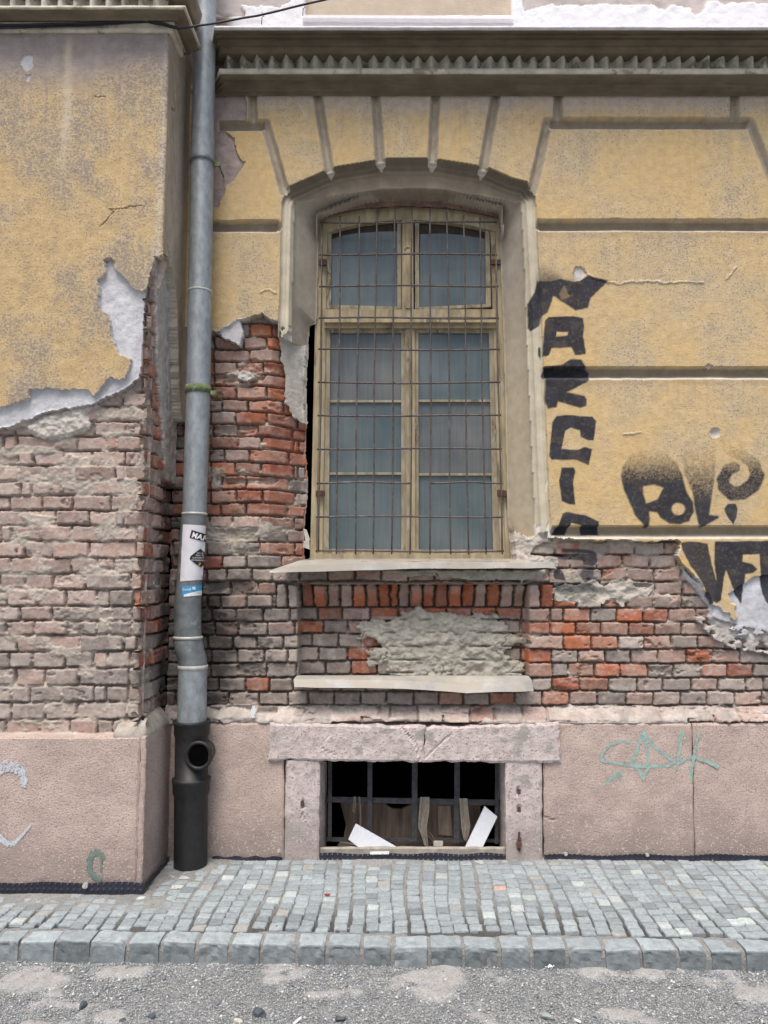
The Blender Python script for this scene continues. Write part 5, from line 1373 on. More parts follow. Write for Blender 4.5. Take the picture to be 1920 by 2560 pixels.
# diamond as two patches
dm = [K(545, 790), K(655, 960), K(662, 1110), K(540, 1310), K(280, 1085), K(305, 1000)]
curved("sticker", [dm[0], dm[1], dm[2], dm[3]], 0.0045, M_black, "black diamond sticker with a printed question", parent=poster, n=8, m=8)
curved("sticker", [dm[0], dm[3], dm[4], dm[5]], 0.0045, M_black, "black diamond sticker with a printed question", parent=poster, n=8, m=8)
def words(txt, c, hpx, wpx, ang, mt, parent, eps=0.0058, bold=0.0):
    cu = bpy.data.curves.new("t", 'FONT'); cu.body = txt; cu.align_x = 'CENTER'; cu.align_y = 'CENTER'; cu.size = 1.0; cu.offset = bold; cu.resolution_u = 2
    ob = bpy.data.objects.new("t", cu); SC.collection.objects.link(ob)
    bpy.context.view_layer.update()
    me = bpy.data.meshes.new_from_object(ob.evaluated_get(bpy.context.evaluated_depsgraph_get()))
    bpy.data.objects.remove(ob)
    co = np.array([v_.co[:] for v_ in me.vertices]); w = np.ptp(co[:, 0]); h = np.ptp(co[:, 1])
    ctr = (co.min(0) + co.max(0)) / 2
    sx = wpx / w; sy = hpx / h
    v = []
    ca, sa = math.cos(ang), math.sin(ang)
    for p in co:
        a, b_ = (p[0] - ctr[0]) * sx, -(p[1] - ctr[1]) * sy
        v.append(onpipe(c[0] + a * ca - b_ * sa, c[1] + a * sa + b_ * ca, eps))
    fs = [tuple(p.vertices) for p in me.polygons]
    bpy.data.meshes.remove(me)
    return link("lettering", mesh("lettering", v, fs), mt, parent)
words("MAR", K(530, 460), 14, 33, 0.30, M_whitep, poster, bold=0.03)
words("CE LE", K(528, 915), 4.0, 12.5, 0.03, M_whitep, poster)
words("FRICĂ", K(522, 972), 4.6, 14.5, 0.03, M_whitep, poster)
words("LUI PONTA", K(500, 1045), 4.2, 25, 0.03, M_whitep, poster)
words("DE IOHANNIS", K(490, 1112), 4.2, 29, 0.03, M_whitep, poster)
words("?", K(520, 1225), 9, 5.5, 0.0, M_yellowp, poster)
stk = curved("sticker", [K(60, 1830), K(540, 1800), K(545, 2090), K(60, 2090)], 0.0025, M_bluep, "blue and white sticker below the poster on the drainpipe", "sticker", n=14, m=8)
ORIG[stk.name] = stk.location.copy()
curved("white_band", [K(130, 2060), K(545, 1945), K(545, 2085), K(110, 2120)], 0.0042, M_whitep, None, parent=stk, n=12, m=4)
words("Cornel", K(195, 1915), 6.5, 21, -0.05, M_whitep, stk, eps=0.0042, bold=0.02)
words("Romania", K(190, 1845), 2.6, 11, -0.05, M_whitep, stk, eps=0.0042) if False else None
curved("white_square", [K(345, 1850), K(415, 1846), K(415, 1925), K(345, 1928)], 0.0042, M_whitep, None, parent=stk, n=4, m=3)

# ================================================================== CABLE
cab = MB()
def cable(pts, r, sag=0.0):
    out = []
    for (a, b_) in zip(pts[:-1], pts[1:]):
        for t in np.linspace(0, 1, 8)[:-1]: out.append([a[j] + (b_[j] - a[j]) * t for j in range(3)])
    out.append(list(pts[-1]))
    return [P3(p[0], p[1] + 0.5 * math.sin(i * 0.9), p[2]) for i, p in enumerate(out)]
m1 = [(-150, 64, -0.445), (0, 63, -0.445), (193, 59, -0.445), (370, 50, -0.445), (417, 61, -0.45), (450, 71, -0.46), (513, 62, -0.42), (640, 40, -0.38), (810, 0, -0.34), (1000, -50, -0.32)]
cab.tube(cable(m1, 0), 0.0055, 7)
cab.tube(cable([(p[0], p[1] + 4, p[2] + 0.006) for p in m1[:6]], 0), 0.003, 6)
cab.tube(cable([(p[0], p[1] + 9 - i, p[2] + 0.008) for i, p in enumerate(m1[:6])], 0), 0.003, 6)
cab.tube(cable([(390, 44, -0.45), (375, 40, -0.46), (372, 58, -0.45)], 0), 0.003, 6)
for px in (656, 759):
    row = float(np.interp(px, [640, 810], [38, 2])); Yc = -0.37
    cab.tube([P3(px - 1, row - 4, Yc), P3(px + 4, row + 6, Yc - 0.01), P3(px - 1, row + 8, Yc), P3(px - 2, row + 26, Yc)], 0.0022, 6)
cab.build("cable", M_cable, None, smooth=True, label="black cable sagging across the cornices in front of the downpipe", cat="cable", origin=P3(450, 71, -0.46))

# ================================================================== DIMPLED MEMBRANE
def membrane(p0, p1, z0, z1, nrm, label, pitch=0.026, bulge=0.0):
    L_ = math.dist(p0, p1); n = int(L_ / 0.004); m = max(5, int(abs(z1 - z0) / 0.004))
    S, Tt = np.meshgrid(np.arange(n + 1) / n, np.arange(m + 1) / m)
    U = S * L_; V = Tt * (z1 - z0)
    du = (U / pitch) % 1 - 0.5; dv = (V / pitch + 0.2) % 1 - 0.5
    stud = np.clip(1.15 - np.hypot(du, dv) * 4.0, 0, 1)
    patchy = sstep(-0.5, -0.1, fbm(U * 3.0, V * 3 + 7, 2, 41))
    o = 0.007 * sstep(0, 1, stud) * patchy + bulge * np.sin(S * 9) * (1 - Tt) + 0.003 * fbm(U * 12, V * 12, 2, 3)
    Pn = np.stack([p0[0] + (p1[0] - p0[0]) * S + nrm[0] * o, p0[1] + (p1[1] - p0[1]) * S + nrm[1] * o, z0 + V + 0.004 * np.sin(S * 23) * Tt], -1)
    idx = np.arange((n + 1) * (m + 1)).reshape(m + 1, n + 1)
    q = np.stack([idx[:-1, :-1], idx[:-1, 1:], idx[1:, 1:], idx[1:, :-1]], -1).reshape(-1, 4)
    c = np.array((0.018, 0.02, 0.034)) * np.ones(Pn.shape); st = (sstep(0.55, 0.95, stud) * patchy * (dv < 0.02))[..., None]
    c = c * (1 - st) + np.array((0.55, 0.54, 0.48)) * st  # pale lower spot on each stud: caught light put into the colour
    me = mesh("drainage_membrane", Pn.reshape(-1, 3), q, c.reshape(-1, 3))
    mm = bpy.data.materials.get("membrane_skin") or mat("membrane_skin", attr=True, rough=0.42, vary=0.2, vscale=60, spec=0.5)
    return link("drainage_membrane", me, mm, None, label=label, cat="membrane", origin=(p0[0], p0[1], z0), smooth=True)
membrane((-2.35, -0.444), (XP + 0.012, -0.444), -0.03, 0.040, (0, -1), "black dimpled membrane strip along the front foot of the bay", 0.028, 0.004)
membrane((XP + 0.012, -0.446), (XP + 0.012, -0.05), -0.03, 0.022, (1, 0), "black dimpled membrane strip round the side foot of the bay, behind the downpipe", 0.022)
membrane((float(onY(530, 2130, -0.04)[0]), -0.042), (float(onY(706, 2130, -0.04)[0]), -0.042), -0.01, 0.012, (0, -1), "thin black membrane strip between downpipe and left stone jamb", 0.024)
membrane((float(onY(800, 2130, -0.04)[0]), -0.046), (float(onY(1264, 2130, -0.04)[0]), -0.046), -0.01, 0.030, (0, -1), "black dimpled membrane strip under the cellar opening", 0.026)
membrane((float(onY(1360, 2130, -0.04)[0]), -0.046), (2.2, -0.046), -0.01, 0.024, (0, -1), "black dimpled membrane strip right of the cellar opening", 0.026)
# metal washers nailed through the membrane
for (px, row, Y, lab) in ((212, 2215, -0.458, "round nail washer on the membrane of the bay"), (1415, 2136, -0.056, "round nail washer beside the right jamb"), (1619, 2138, -0.056, "round nail washer under the middle of the right plinth"), (697, 2128, -0.052, "small square nail plate beside the left jamb")):
    b = MB(); c = P3(px, row, Y)
    rr = 0.013 if px == 212 else 0.009
    vv = [(c[0] + rr * math.cos(t), c[1], c[2] + rr * math.sin(t)) for t in np.linspace(0, 2 * math.pi, 17)[:-1]]
    v2 = [(p[0], p[1] + 0.01, p[2]) for p in vv]
    b.add(vv + v2, [tuple(range(16))[::-1], tuple(range(16, 32))] + [(i, (i + 1) % 16, 16 + (i + 1) % 16, 16 + i) for i in range(16)])
    b.box((c[0], c[1] - 0.002, c[2]), (0.003, 0.003, 0.003))
    b.build("washer", M_seam, None, label=lab, cat="washer", group="washers nailed through the membrane", origin=c)

# ================================================================== THINGS IN THE CELLAR OPENING
Kc = lambda x, y: (780 + x / 3.318, 1880 + y / 3.318)
def plate(name, poly, Y0, th, mt, label, cat, lean=0.0, group=None):
    pts = [P3(*Kc(*p), Y0) for p in poly]
    zc = min(p[2] for p in pts)
    pts = [(p[0], p[1] + (p[2] - zc) * lean, p[2]) for p in pts]; n = len(pts)
    bk = [(p[0] + 0.0, p[1] + th, p[2] - 0.002) for p in pts]
    f = [tuple(range(n))[::-1], tuple(range(n, 2 * n))] + [(i, (i + 1) % n, n + (i + 1) % n, n + i) for i in range(n)]
    me = mesh(name, pts + bk, f)
    o = link(name, me, mt, None, label=label, cat=cat, group=group, origin=pts[-1])
    m_ = o.modifiers.new("bevel", 'BEVEL'); m_.width = 0.0015; m_.segments = 1
    return o
plate("foam_board", [(360, 605), (700, 792), (395, 800), (300, 728)], 0.07, 0.02, M_foam, "white foam board lying slanted at the left of the cellar opening", "foam board", 0.12)
plate("foam_board", [(1438, 464), (1542, 548), (1412, 800), (1268, 800)], 0.07, 0.02, M_foam, "white foam board leaning upright at the right of the cellar opening", "foam board", 0.12)
plate("small_block", [(1010, 745), (1088, 748), (1085, 782), (1008, 784)], 0.10, 0.03, M_lightstone, "small pale block on the cellar sill between the two foam boards", "block")
plate("old_boarding", [(235, 425), (290, 420), (520, 430), (600, 430), (660, 470), (740, 475), (820, 440), (1040, 430), (1170, 432), (1400, 436), (1380, 900), (230, 900), (280, 600)], 0.24, 0.03, M_board, "stained wooden panel standing behind the cellar grid", "board")
for x0, x1, lab in ((600, 0, 0), (860, 0, 0), (1045, 0, 0), (1160, 0, 0)):
    pass
plate("wooden_plank", [(1040, 445), (1150, 445), (1165, 700), (1050, 690)], 0.232, 0.006, mat("paler_plank", col=(0.24, 0.19, 0.15), vary=0.4, vscale=16, stretch=(2, 1, 0.3)), "paler torn plank fixed on the wooden panel in the cellar opening", "plank")
def rag(name, cl, widths, Y, label, group):
    v = []; f = []; n = 26
    cl = np.array([Kc(*p) for p in cl]); ts = np.linspace(0, 1, len(cl))
    m = 10
    for i in range(n + 1):
        t = i / n
        c = (np.interp(t, ts, cl[:, 0]), np.interp(t, ts, cl[:, 1])); w = np.interp(t, np.linspace(0, 1, len(widths)), widths) / 3.318
        for j in range(m + 1):
            s = j / m * 2 - 1
            y = Y - 0.006 * math.sin(s * 7 + t * 2) - 0.005 * math.sin(s * 3 - t * 3)
            v.append(P3(c[0] + s * w, c[1] + (4 * s if i == n else 0), y))
    for i in range(n):
        for j in range(m):
            a = i * (m + 1) + j; f.append((a, a + m + 1, a + m + 2, a + 1))
    o = link(name, mesh(name, v, f), M_rag, None, label=label, cat="rag", group=group, origin=v[0], smooth=True)
    s = o.modifiers.new("thick", 'SOLIDIFY'); s.thickness = 0.002
    return o
rag("hanging_rag", [(935, 374), (930, 480), (915, 620), (935, 710), (950, 790)], [38, 42, 36, 22, 16], 0.105, "grey cloth strip knotted to the cellar grid beside its middle bar", None)
rag("hanging_rag", [(1253, 385), (1262, 500), (1275, 620), (1272, 740)], [34, 34, 38, 12], 0.105, "grey cloth strip hanging from the cellar grid beside its right bar", None)
rag("hanging_strip", [(352, 370), (350, 430), (345, 498)], [9, 10, 10], 0.105, "short thin strip hanging at the left of the cellar grid", None)
rag("hanging_strip", [(392, 372), (398, 500), (402, 632)], [5, 5, 5], 0.103, "long thin cord hanging at the left of the cellar grid", None)
b = MB()
b.tube([P3(*Kc(975, 665), 0.13), P3(*Kc(1000, 700), 0.125), P3(*Kc(1022, 760), 0.12)], 0.004, 5); b.tube([P3(*Kc(960, 690), 0.13), P3(*Kc(985, 720), 0.125), P3(*Kc(1015, 765), 0.12)], 0.003, 5)
b.build("twig", M_board, None, label="thin broken sticks leaning by the small block in the cellar opening", cat="twig", origin=P3(*Kc(1000, 760), 0.12))
plate("paper_strip", [(480, 825), (640, 823), (640, 848), (480, 850)], -0.052, 0.002, M_litter, "white paper strip on the membrane below the cellar opening", "paper strip")
plate("rubble_heap", [(235, 748), (330, 770), (420, 800), (200, 800)], 0.16, 0.03, M_dust, "small heap of rubble at the left end of the cellar sill", "rubble")
# leaning piece of plaster in the gap left of the window
b = MB()
b.hexa(*hq([(758, 1322), (766, 1324), (775, 1350), (764, 1356)], 0.15, 0.17)); b.hexa(*hq([(760, 1352), (773, 1352), (774, 1374), (757, 1368)], 0.13, 0.16))
b.build("plaster_fragment", M_lightstone, None, bevel=0.002, label="two fallen plaster fragments wedged left of the window foot", cat="rubble", origin=P3(765, 1374, 0.15))

# ================================================================== PAVEMENT
SL = 0.03
def pz(y): return 0.0 + SL * np.minimum(y, 0)
def kerb_y(x): return -0.765 - 0.0275 * (x + 1.7)
# bedding with grit that swells over the setts near the walls
xs = np.arange(-2.6, 2.6, 0.010); ts = np.linspace(0, 1, 92)
Xg, Tg = np.meshgrid(xs, ts)
Yg = 0.10 + (kerb_y(Xg) - 0.08 - 0.10) * Tg
g1 = fbm(Xg * 3.2, Yg * 3.2, 4, 501); g2 = fbm(Xg * 40, Yg * 40, 3, 503)
nearwall = sstep(-0.26, -0.03, Yg)
nearbay = sstep(-0.66, -0.46, Yg) * sstep(-0.98, -1.12, Xg) + 0.9 * np.exp(-(((Xg + 1.08) / 0.16) ** 2 + ((Yg + 0.28) / 0.22) ** 2))
gr = np.clip(nearwall * 0.75 + nearbay * 1.0, 0, 1.2)
Zg = pz(Yg) - 0.0075 + 0.011 * np.clip(gr * (0.55 + 0.9 * g1), 0, 1.0) + 0.0016 * g2 - 0.012 * sstep(-0.60, -0.75, Yg) * (g1 < 0.1) - 0.02 * (Yg < kerb_y(Xg) + 0.0)
cg = (np.array((0.205, 0.205, 0.197)) * (1 + 0.25 * g1[..., None] + 0.2 * g2[..., None]))
cg = cg * (1 - 0.65 * (sstep(-0.45, -0.75, Yg) * (gr < 0.2)))[..., None]
idx = np.arange(Xg.size).reshape(Xg.shape)
q = np.stack([idx[1:, :-1], idx[1:, 1:], idx[:-1, 1:], idx[:-1, :-1]], -1).reshape(-1, 4)
link("pavement_bedding", mesh("pavement_bedding", np.stack([Xg, Yg, Zg], -1).reshape(-1, 3), q, cg.reshape(-1, 3)), M_grit, kind="structure")

def blockverts(cx_, cy_, hw, hd, z, dep, jit, rot, tilt, rs, bev=0.004):
    """rounded sett: 12 top/edge verts + skirt"""
    ring = []
    base_ = [(-1, -1), (-0.2, -1.04), (0.45, -1.02), (1, -1), (1.03, 0), (1, 1), (0.3, 1.03), (-0.4, 1.02), (-1, 1), (-1.03, 0.1)]
    c, s = math.cos(rot), math.sin(rot)
    o = []
    for a, b_ in base_:
        x = a * hw + rs.uniform(-jit, jit); y = b_ * hd + rs.uniform(-jit, jit)
        o.append((cx_ + x * c - y * s, cy_ + x * s + y * c, a, b_))
    v = []
    for lev, (sh, dz) in enumerate(((1.0, -dep), (1.0, -bev * 1.6), (1 - bev / hw * 0.6, -bev * 0.35), (1 - bev / hw * 2.2, 0.0))):
        for x, y, a, b_ in o:
            v.append((cx_ + (x - cx_) * sh, cy_ + (y - cy_) * sh, z + dz + tilt[0] * a + tilt[1] * b_))
    v.append((cx_, cy_, z + rs.uniform(0.0, 0.0025)))
    k_ = len(base_); f = []
    for l in range(3):
        for i in range(k_): f.append((l * k_ + i, l * k_ + (i + 1) % k_, (l + 1) * k_ + (i + 1) % k_, (l + 1) * k_ + i))
    for i in range(k_): f.append((3 * k_ + i, 3 * k_ + (i + 1) % k_, 4 * k_))
    return v, f
rs = np.random.RandomState(77)
SP2 = [float(q) for q in onZ(1253, 2222, -0.01)]
ST = MB()
for ci, x0 in enumerate(np.arange(-2.5, 2.6, 0.0655)):
    y = -0.035 - rs.rand() * 0.02
    dx = 0.0
    while True:
        L_ = rs.uniform(0.050, 0.066)
        xc = x0 + 0.010 * math.sin(y * 7 + ci * 0.35) + rs.uniform(-0.0025, 0.0025) + 0.006 * math.sin(ci * 1.3)
        ke = kerb_y(xc) + 0.012
        if y - 0.035 < ke: break
        L_ = min(L_, y - ke)
        yc = y - L_ / 2
        inside_bay = xc < XP + 0.02 and yc > -0.46
        if not inside_bay:
            hw = 0.0655 / 2 - rs.uniform(0.0015, 0.0045) - 0.0015 * (yc < -0.5)
            tone = rs.rand()
            c = np.array((0.275, 0.31, 0.322)) * rs.uniform(0.86, 1.14)
            if tone > 0.955: c = np.array((0.40, 0.44, 0.43)) * rs.uniform(0.85, 1.1)
            elif tone > 0.92: c = np.array((0.30, 0.30, 0.285))
            elif tone < 0.12: c = c * 0.78
            if abs(xc - SP2[0]) < 0.033 and abs(yc - SP2[1]) < 0.03: c = np.array((0.45, 0.32, 0.27))
            v, f = blockverts(xc, yc, hw, L_ / 2 - rs.uniform(0.0022, 0.0038), float(pz(yc)) + rs.uniform(-0.0018, 0.0018), 0.03, 0.0022, rs.uniform(-0.05, 0.05), (rs.uniform(-.0015, .0015), rs.uniform(-.0015, .0015)), rs, 0.004)
            ST.add(v, f, (*c, 1))
        y -= L_
setts = ST.build("pavement", M_sett, None, smooth=False, kind="structure")
KB = MB(); xk = -2.6
while xk < 2.6:
    w = rs.uniform(0.118, 0.150)
    if True:
        yk = kerb_y(xk + w / 2); dpt = 0.090; zt_ = float(pz(yk)) - 0.004 + rs.uniform(-0.003, 0.004); yk += rs.uniform(-0.004, 0.004); chipl, chipr = [rs.uniform(0, 0.016) * (rs.rand() < 0.5) for _ in (0, 1)]
        c = np.array((0.29, 0.33, 0.345)) * rs.uniform(0.88, 1.14); c2 = c * rs.uniform(0.52, 0.80)  # c2: street face darker than the top, its shade put into the colour
        # subdivided block: front face faces the street
        nx, nz, nd = 10, 6, 6
        hw = w / 2 - rs.uniform(0.004, 0.011); xcn = xk + w / 2; sl = rs.uniform(-0.004, 0.004); hz = 0.13
        grid = []
        pathp = [(-dpt * t, 0.0) for t in np.linspace(0.02, 0.97, nd)] + [(-dpt - 0.001, -0.003)] + [(-dpt - 0.002, -0.009)] + [(-dpt - 0.003, -hz * t) for t in np.linspace(0.14, 1, nz + 2)]
        sd_ = rs.randint(1000); bulg = rs.uniform(0.004, 0.014) if rs.rand() < 0.4 else 0.002
        for a, (dy, dz) in enumerate(pathp):
            row = []
            for i in range(nx + 1):
                s = i / nx * 2 - 1
                er = 0.0025 * (abs(s) > 0.93) + (chipl * max(0, -s - 0.6) / 0.4 + chipr * max(0, s - 0.6) / 0.4) * (dy < -0.06) * (dz > -0.05)
                face = dz < -0.018
                nzz = float(vn(i * 0.55 + sd_, a * 0.55, 3)) 
                push = (-(bulg) * max(0, nzz) if face else 0) + (0.006 * nzz if face else 0.0)
                ztop = 0.0 if face else 0.003 * nzz
                row.append((xcn + s * (hw - (0.002 if face else 0)) + 0.002 * float(vn(a * 0.7, i + sd_, 9)), yk + dy - push * (1 if not face else 1), zt_ + dz + ztop - er + sl * s))
            grid.append(row)
        n_, m_ = len(grid), nx + 1
        v = [p for r_ in grid for p in r_]
        f = [(a * m_ + i, (a + 1) * m_ + i, (a + 1) * m_ + i + 1, a * m_ + i + 1) for a in range(n_ - 1) for i in range(nx)]
        # end faces
        for side_ in (0, nx):
            ids = [a * m_ + side_ for a in range(n_)]
            v.append((v[ids[0]][0], yk, zt_ - hz)); f.append(tuple(ids + [len(v) - 1]) if side_ == 0 else tuple((ids + [len(v) - 1])[::-1]))
        k0 = len(KB.v); KB.v += v; KB.f += [tuple(i + k0 for i in q_) for q_ in f]
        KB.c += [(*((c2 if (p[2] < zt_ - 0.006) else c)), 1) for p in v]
    xk += w
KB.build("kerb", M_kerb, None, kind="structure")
# mortar between the kerb stones
xs = np.arange(-2.6, 2.6, 0.012); prof = [(0.03, -0.010), (-0.05, -0.010), (-0.072, -0.014), (-0.084, -0.04), (-0.086, -0.14)]
v = []; cc = []
for x in xs:
    for (dy, dz) in prof:
        w = 0.006 * float(vn(x * 40, dy * 50, 3))
        v.append((x, float(kerb_y(x)) + dy - abs(w) * 0.6, float(pz(kerb_y(x))) + dz + w * 0.4)); cc.append((0.22, 0.22, 0.21))
m_ = len(prof); q = [(i * m_ + j, i * m_ + j + 1, (i + 1) * m_ + j + 1, (i + 1) * m_ + j) for i in range(len(xs) - 1) for j in range(m_ - 1)]
link("kerb_mortar", mesh("kerb_mortar", v, q, cc), M_grit, kind="structure")

# ================================================================== STREET
ZS = -0.112
def axis(lo, hi, step, far):
    fine = np.arange(lo, hi, step); out = [fine[0]]; g = step
    left = []; 
    x = lo
    while x > -far: g *= 1.35; x -= g; left.append(x)
    g = step; right = []; x = fine[-1]
    while x < far: g *= 1.35; x += g; right.append(x)
    return np.array(left[::-1] + list(fine) + right)
xs = axis(-1.9, 1.9, 0.007, 150); ysr = axis(-1.60, -0.82, 0.007, 150)
Xg, Yg = np.meshgrid(xs, ysr)
s1 = fbm(Xg * 5.0, Yg * 7.5, 4, 601); s2 = fbm(Xg * 50, Yg * 50, 3, 603)
fade = sstep(-4, -2, Yg) * sstep(4, 2.4, np.abs(Xg))
sand = 0.9 * sstep(0.12, 0.62, s1 + 0.35 * fbm(Xg * 9, Yg * 9, 4, 605))
Zg = ZS + fade * (0.008 * s1 + 0.0025 * s2 * (1 - 0.7 * sand) + 0.006 * sand) - 0.03 * sstep(-0.86, -0.80, Yg)
cs = np.array((0.27, 0.28, 0.285)); ca_ = np.array((0.32, 0.312, 0.30))
cg = cs * (1 - sand[..., None]) + ca_ * sand[..., None]
cg = cg * (1 + 0.3 * s2[..., None] * (1 - 0.6 * sand[..., None]))
al = np.clip(0.9 - 0.8 * sand, 0, 1)
idx = np.arange(Xg.size).reshape(Xg.shape)
q = np.stack([idx[:-1, :-1], idx[:-1, 1:], idx[1:, 1:], idx[1:, :-1]], -1).reshape(-1, 4)
link("street", mesh("street", np.stack([Xg, Yg, Zg], -1).reshape(-1, 3), q, np.concatenate([cg, al[..., None]], -1).reshape(-1, 4)), M_street, kind="structure")

def pebbles(name, n, xr, yr, zfun, smin, smax, pal, dens, mt, label, seed):
    r_ = np.random.RandomState(seed)
    px = r_.uniform(xr[0], xr[1], n); py = r_.uniform(yr[0], yr[1], n)
    keep = r_.rand(n) < dens(px, py); px = px[keep]; py = py[keep]; n = len(px)
    base_ = np.array([(1, 0, 0), (0, 1, 0), (-1, 0, 0), (0, -1, 0), (0.1, 0.1, 1), (0, 0, -1), (0.75, 0.7, 0.35), (-0.7, -0.75, 0.3)], float)[:6]
    tri = np.array([(0, 1, 4), (1, 2, 4), (2, 3, 4), (3, 0, 4), (1, 0, 5), (2, 1, 5), (3, 2, 5), (0, 3, 5)])
    s = r_.uniform(smin, smax, n) * (1 + 1.2 * (r_.rand(n) > 0.96))
    sc3 = s[:, None] * r_.uniform([0.7, 0.6, 0.35], [1.3, 1.0, 0.7], (n, 3))
    V = base_[None] * (1 + r_.uniform(-0.3, 0.3, (n, 6, 3)) * 1) * sc3[:, None, :]
    a = r_.uniform(0, 6.28, n); ca, sa = np.cos(a)[:, None], np.sin(a)[:, None]
    tl = r_.uniform(-0.5, 0.5, n)[:, None]
    x = V[..., 0] * ca - V[..., 1] * sa; y = V[..., 0] * sa + V[..., 1] * ca; z = V[..., 2] + x * tl * 0.6
    V = np.stack([x + px[:, None], y + py[:, None], z + (zfun(px, py) + s * 0.2)[:, None]], -1)
    F = (tri[None] + (np.arange(n) * 6)[:, None, None]).reshape(-1, 3)
    c = np.array(pal)[r_.randint(0, len(pal), n)] * r_.uniform(0.75, 1.25, n)[:, None]
    C = np.repeat(c, 6, 0)
    return link(name, mesh(name, V.reshape(-1, 3), F, C), mt, kind="stuff", label=label)
def street_z(x, y):
    s1 = fbm(x * 5.0, y * 7.5, 4, 601); return ZS + 0.008 * s1 + 0.003
def sd_dens(x, y):
    s1 = fbm(x * 5.0, y * 7.5, 4, 601); return 1.0 - 0.75 * sstep(0.12, 0.62, s1 + 0.35 * fbm(x * 9, y * 9, 4, 605))
PAL = [(0.27, 0.285, 0.295), (0.32, 0.335, 0.34), (0.20, 0.21, 0.22), (0.42, 0.43, 0.42), (0.35, 0.34, 0.31), (0.55, 0.55, 0.52), (0.24, 0.26, 0.285), (0.31, 0.33, 0.335)]
pebbles("street_grit", 105000, (-1.85, 1.75), (-1.62, -0.835), street_z, 0.0016, 0.0040, PAL, sd_dens, M_pebble, "grey and pale crushed stone grit covering the street below the kerb", 5)
def pv_z(x, y): return pz(y) + 0.001
def pv_d(x, y): return np.clip(sstep(-0.25, -0.05, y) * 0.7 + np.exp(-(((x + 1.08) / 0.2) ** 2 + ((y + 0.3) / 0.28) ** 2)) + 0.05, 0, 1) * ~((x < XP + 0.02) & (y > -0.45))
pebbles("pavement_grit", 9000, (-1.9, 1.9), (-0.86, -0.03), pv_z, 0.0012, 0.0026, [(0.24, 0.23, 0.21), (0.33, 0.31, 0.28), (0.17, 0.17, 0.165)], pv_d, M_pebble, "fine grit strewn over the setts near the wall", 6)

# loose pieces lying about
def chunk(name, px, row, size, mt, label, cat, seed, z=None, flat=0.6, group=None, zoff=0.0):
    z0 = (ZS if z is None else z)
    x, y = onZ(px, row, z0); x = float(x); y = float(y)
    r_ = np.random.RandomState(seed)
    import bmesh
    bm = bmesh.new(); bmesh.ops.create_icosphere(bm, subdivisions=2, radius=1.0)
    for v_ in bm.verts:
        n_ = v_.co.normalized(); k_ = 1.0
        for q_ in range(5):
            d = Vector(np.random.RandomState(seed * 10 + q_).normal(size=3)).normalized(); s_ = n_.dot(d)
            if s_ > 0.55: k_ *= (0.55 / s_) ** 0.9
        v_.co = Vector((n_.x * size[0], n_.y * size[1], n_.z * size[2])) * k_
    me = bpy.data.meshes.new(name); bm.to_mesh(me); bm.free()
    me.materials.append(mt)
    o = bpy.data.objects.new(name, me); SC.collection.objects.link(o)
    o.location = (x, y, z0 + size[2] * 0.45 + zoff); o.rotation_euler = (0, 0, r_.uniform(0, 3))
    o["label"] = label; o["category"] = cat
    if group: o["group"] = group
    return o
chunk("dark_stone", 205, 2523, (0.030, 0.018, 0.018), M_darkstone, "dark blocky stone lying alone on the street at the lower left", "stone", 3)
chunk("dark_stone", 305, 2556, (0.016, 0.014, 0.012), M_darkstone, "small dark stone at the bottom edge, right of the blocky stone", "stone", 4)
chunk("dark_stone", 378, 2548, (0.018, 0.015, 0.014), M_darkstone, "dark stone at the bottom edge beside a pale chip", "stone", 5)
chunk("dark_stone", 652, 2540, (0.035, 0.020, 0.020), M_darkstone, "largest dark jagged stone near the bottom centre-left", "stone", 6)
chunk("dark_stone", 852, 2552, (0.022, 0.016, 0.012), M_darkstone, "flat dark stone at the bottom centre", "stone", 7)
chunk("pale_stone", 595, 2552, (0.028, 0.016, 0.010), M_lightstone, "flat beige stone chip at the bottom, left of the jagged dark stone", "stone", 8)
chunk("grey_stone", 1368, 2548, (0.026, 0.020, 0.018), M_kerb if False else mat("grey_cobble", col=(0.27, 0.30, 0.29), vary=0.2), "grey rounded stone at the bottom right", "stone", 9)
chunk("pale_stone", 680, 2538, (0.012, 0.009, 0.006), M_lightstone, "small pale chip just right of the jagged dark stone", "stone", 10)
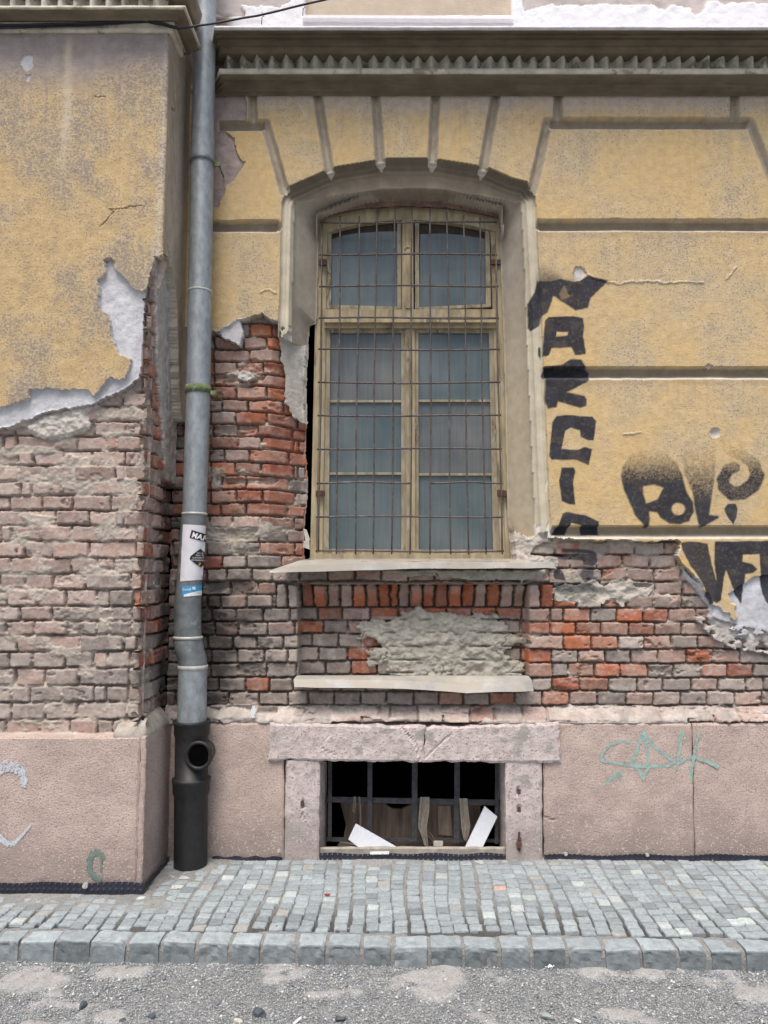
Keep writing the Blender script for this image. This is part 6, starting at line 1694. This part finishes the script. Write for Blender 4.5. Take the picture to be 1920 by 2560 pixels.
# white stick, litter
def stick(name, a, b_, r, mt, label, cat):
    p = onZ(*a, ZS + 0.008); q_ = onZ(*b_, ZS + 0.008)
    m_ = MB(); m_.tube([(float(p[0]), float(p[1]), ZS + 0.008), (float(q_[0]), float(q_[1]), ZS + 0.008)], r, 6)
    m_.build(name, mt, None, label=label, cat=cat, origin=(float(p[0]), float(p[1]), ZS))
stick("white_stick", (734, 2560), (752, 2545), 0.0045, M_litter, "short white stick on the grit at the bottom centre", "stick")
stick("white_stick", (1437, 2549), (1452, 2556), 0.004, M_litter, "white splinter at the bottom edge beside the grey rounded stone", "stick")
def crumple(px, row, w, h, label):
    x, y = onZ(px, row, ZS); b = MB(); v = []; f = []
    n, m = 16, 10; r_ = np.random.RandomState(4)
    for i in range(n + 1):
        for j in range(m + 1):
            s, t = i / n * 2 - 1, j / m * 2 - 1
            k_ = 1 - 0.25 * r_.rand()
            v.append((float(x) + s * w * k_ * (1 - 0.3 * abs(t)), float(y) + t * h * k_ * (1 - 0.3 * abs(s)), ZS + 0.006 + 0.022 * (1 - abs(s)) * (1 - abs(t)) + 0.009 * r_.rand()))
    for i in range(n):
        for j in range(m):
            a = i * (m + 1) + j; f.append((a, a + m + 1, a + m + 2, a + 1))
    link("crumpled_paper", mesh("crumpled_paper", v, f), M_litter, None, label=label, cat="litter", origin=(float(x), float(y), ZS))
crumple(1374, 2420, 0.035, 0.018, "crumpled white paper lying against the kerb")

x, y = onZ(818, 2237, -0.012); b = MB(); r_ = np.random.RandomState(3); x = float(x); y = float(y)
vv = [(x + 0.016 * math.cos(t) * r_.uniform(.5, 1.3), y + 0.012 * math.sin(t) * r_.uniform(.5, 1.3), float(pz(y)) + 0.0045) for t in np.linspace(0, 6.28, 16)[:-1]]
b.add(vv + [(p[0], p[1], p[2] - 0.004) for p in vv], [tuple(range(15))] + [(i, 15 + i, 15 + (i + 1) % 15, (i + 1) % 15) for i in range(15)])
b.build("paint_spot", mat("red_paint", col=(0.30, 0.05, 0.05), vary=0.3, vscale=80), None, label="small red paint splash on the setts below the cellar opening", cat="paint spot", origin=(x, y, float(pz(y))))
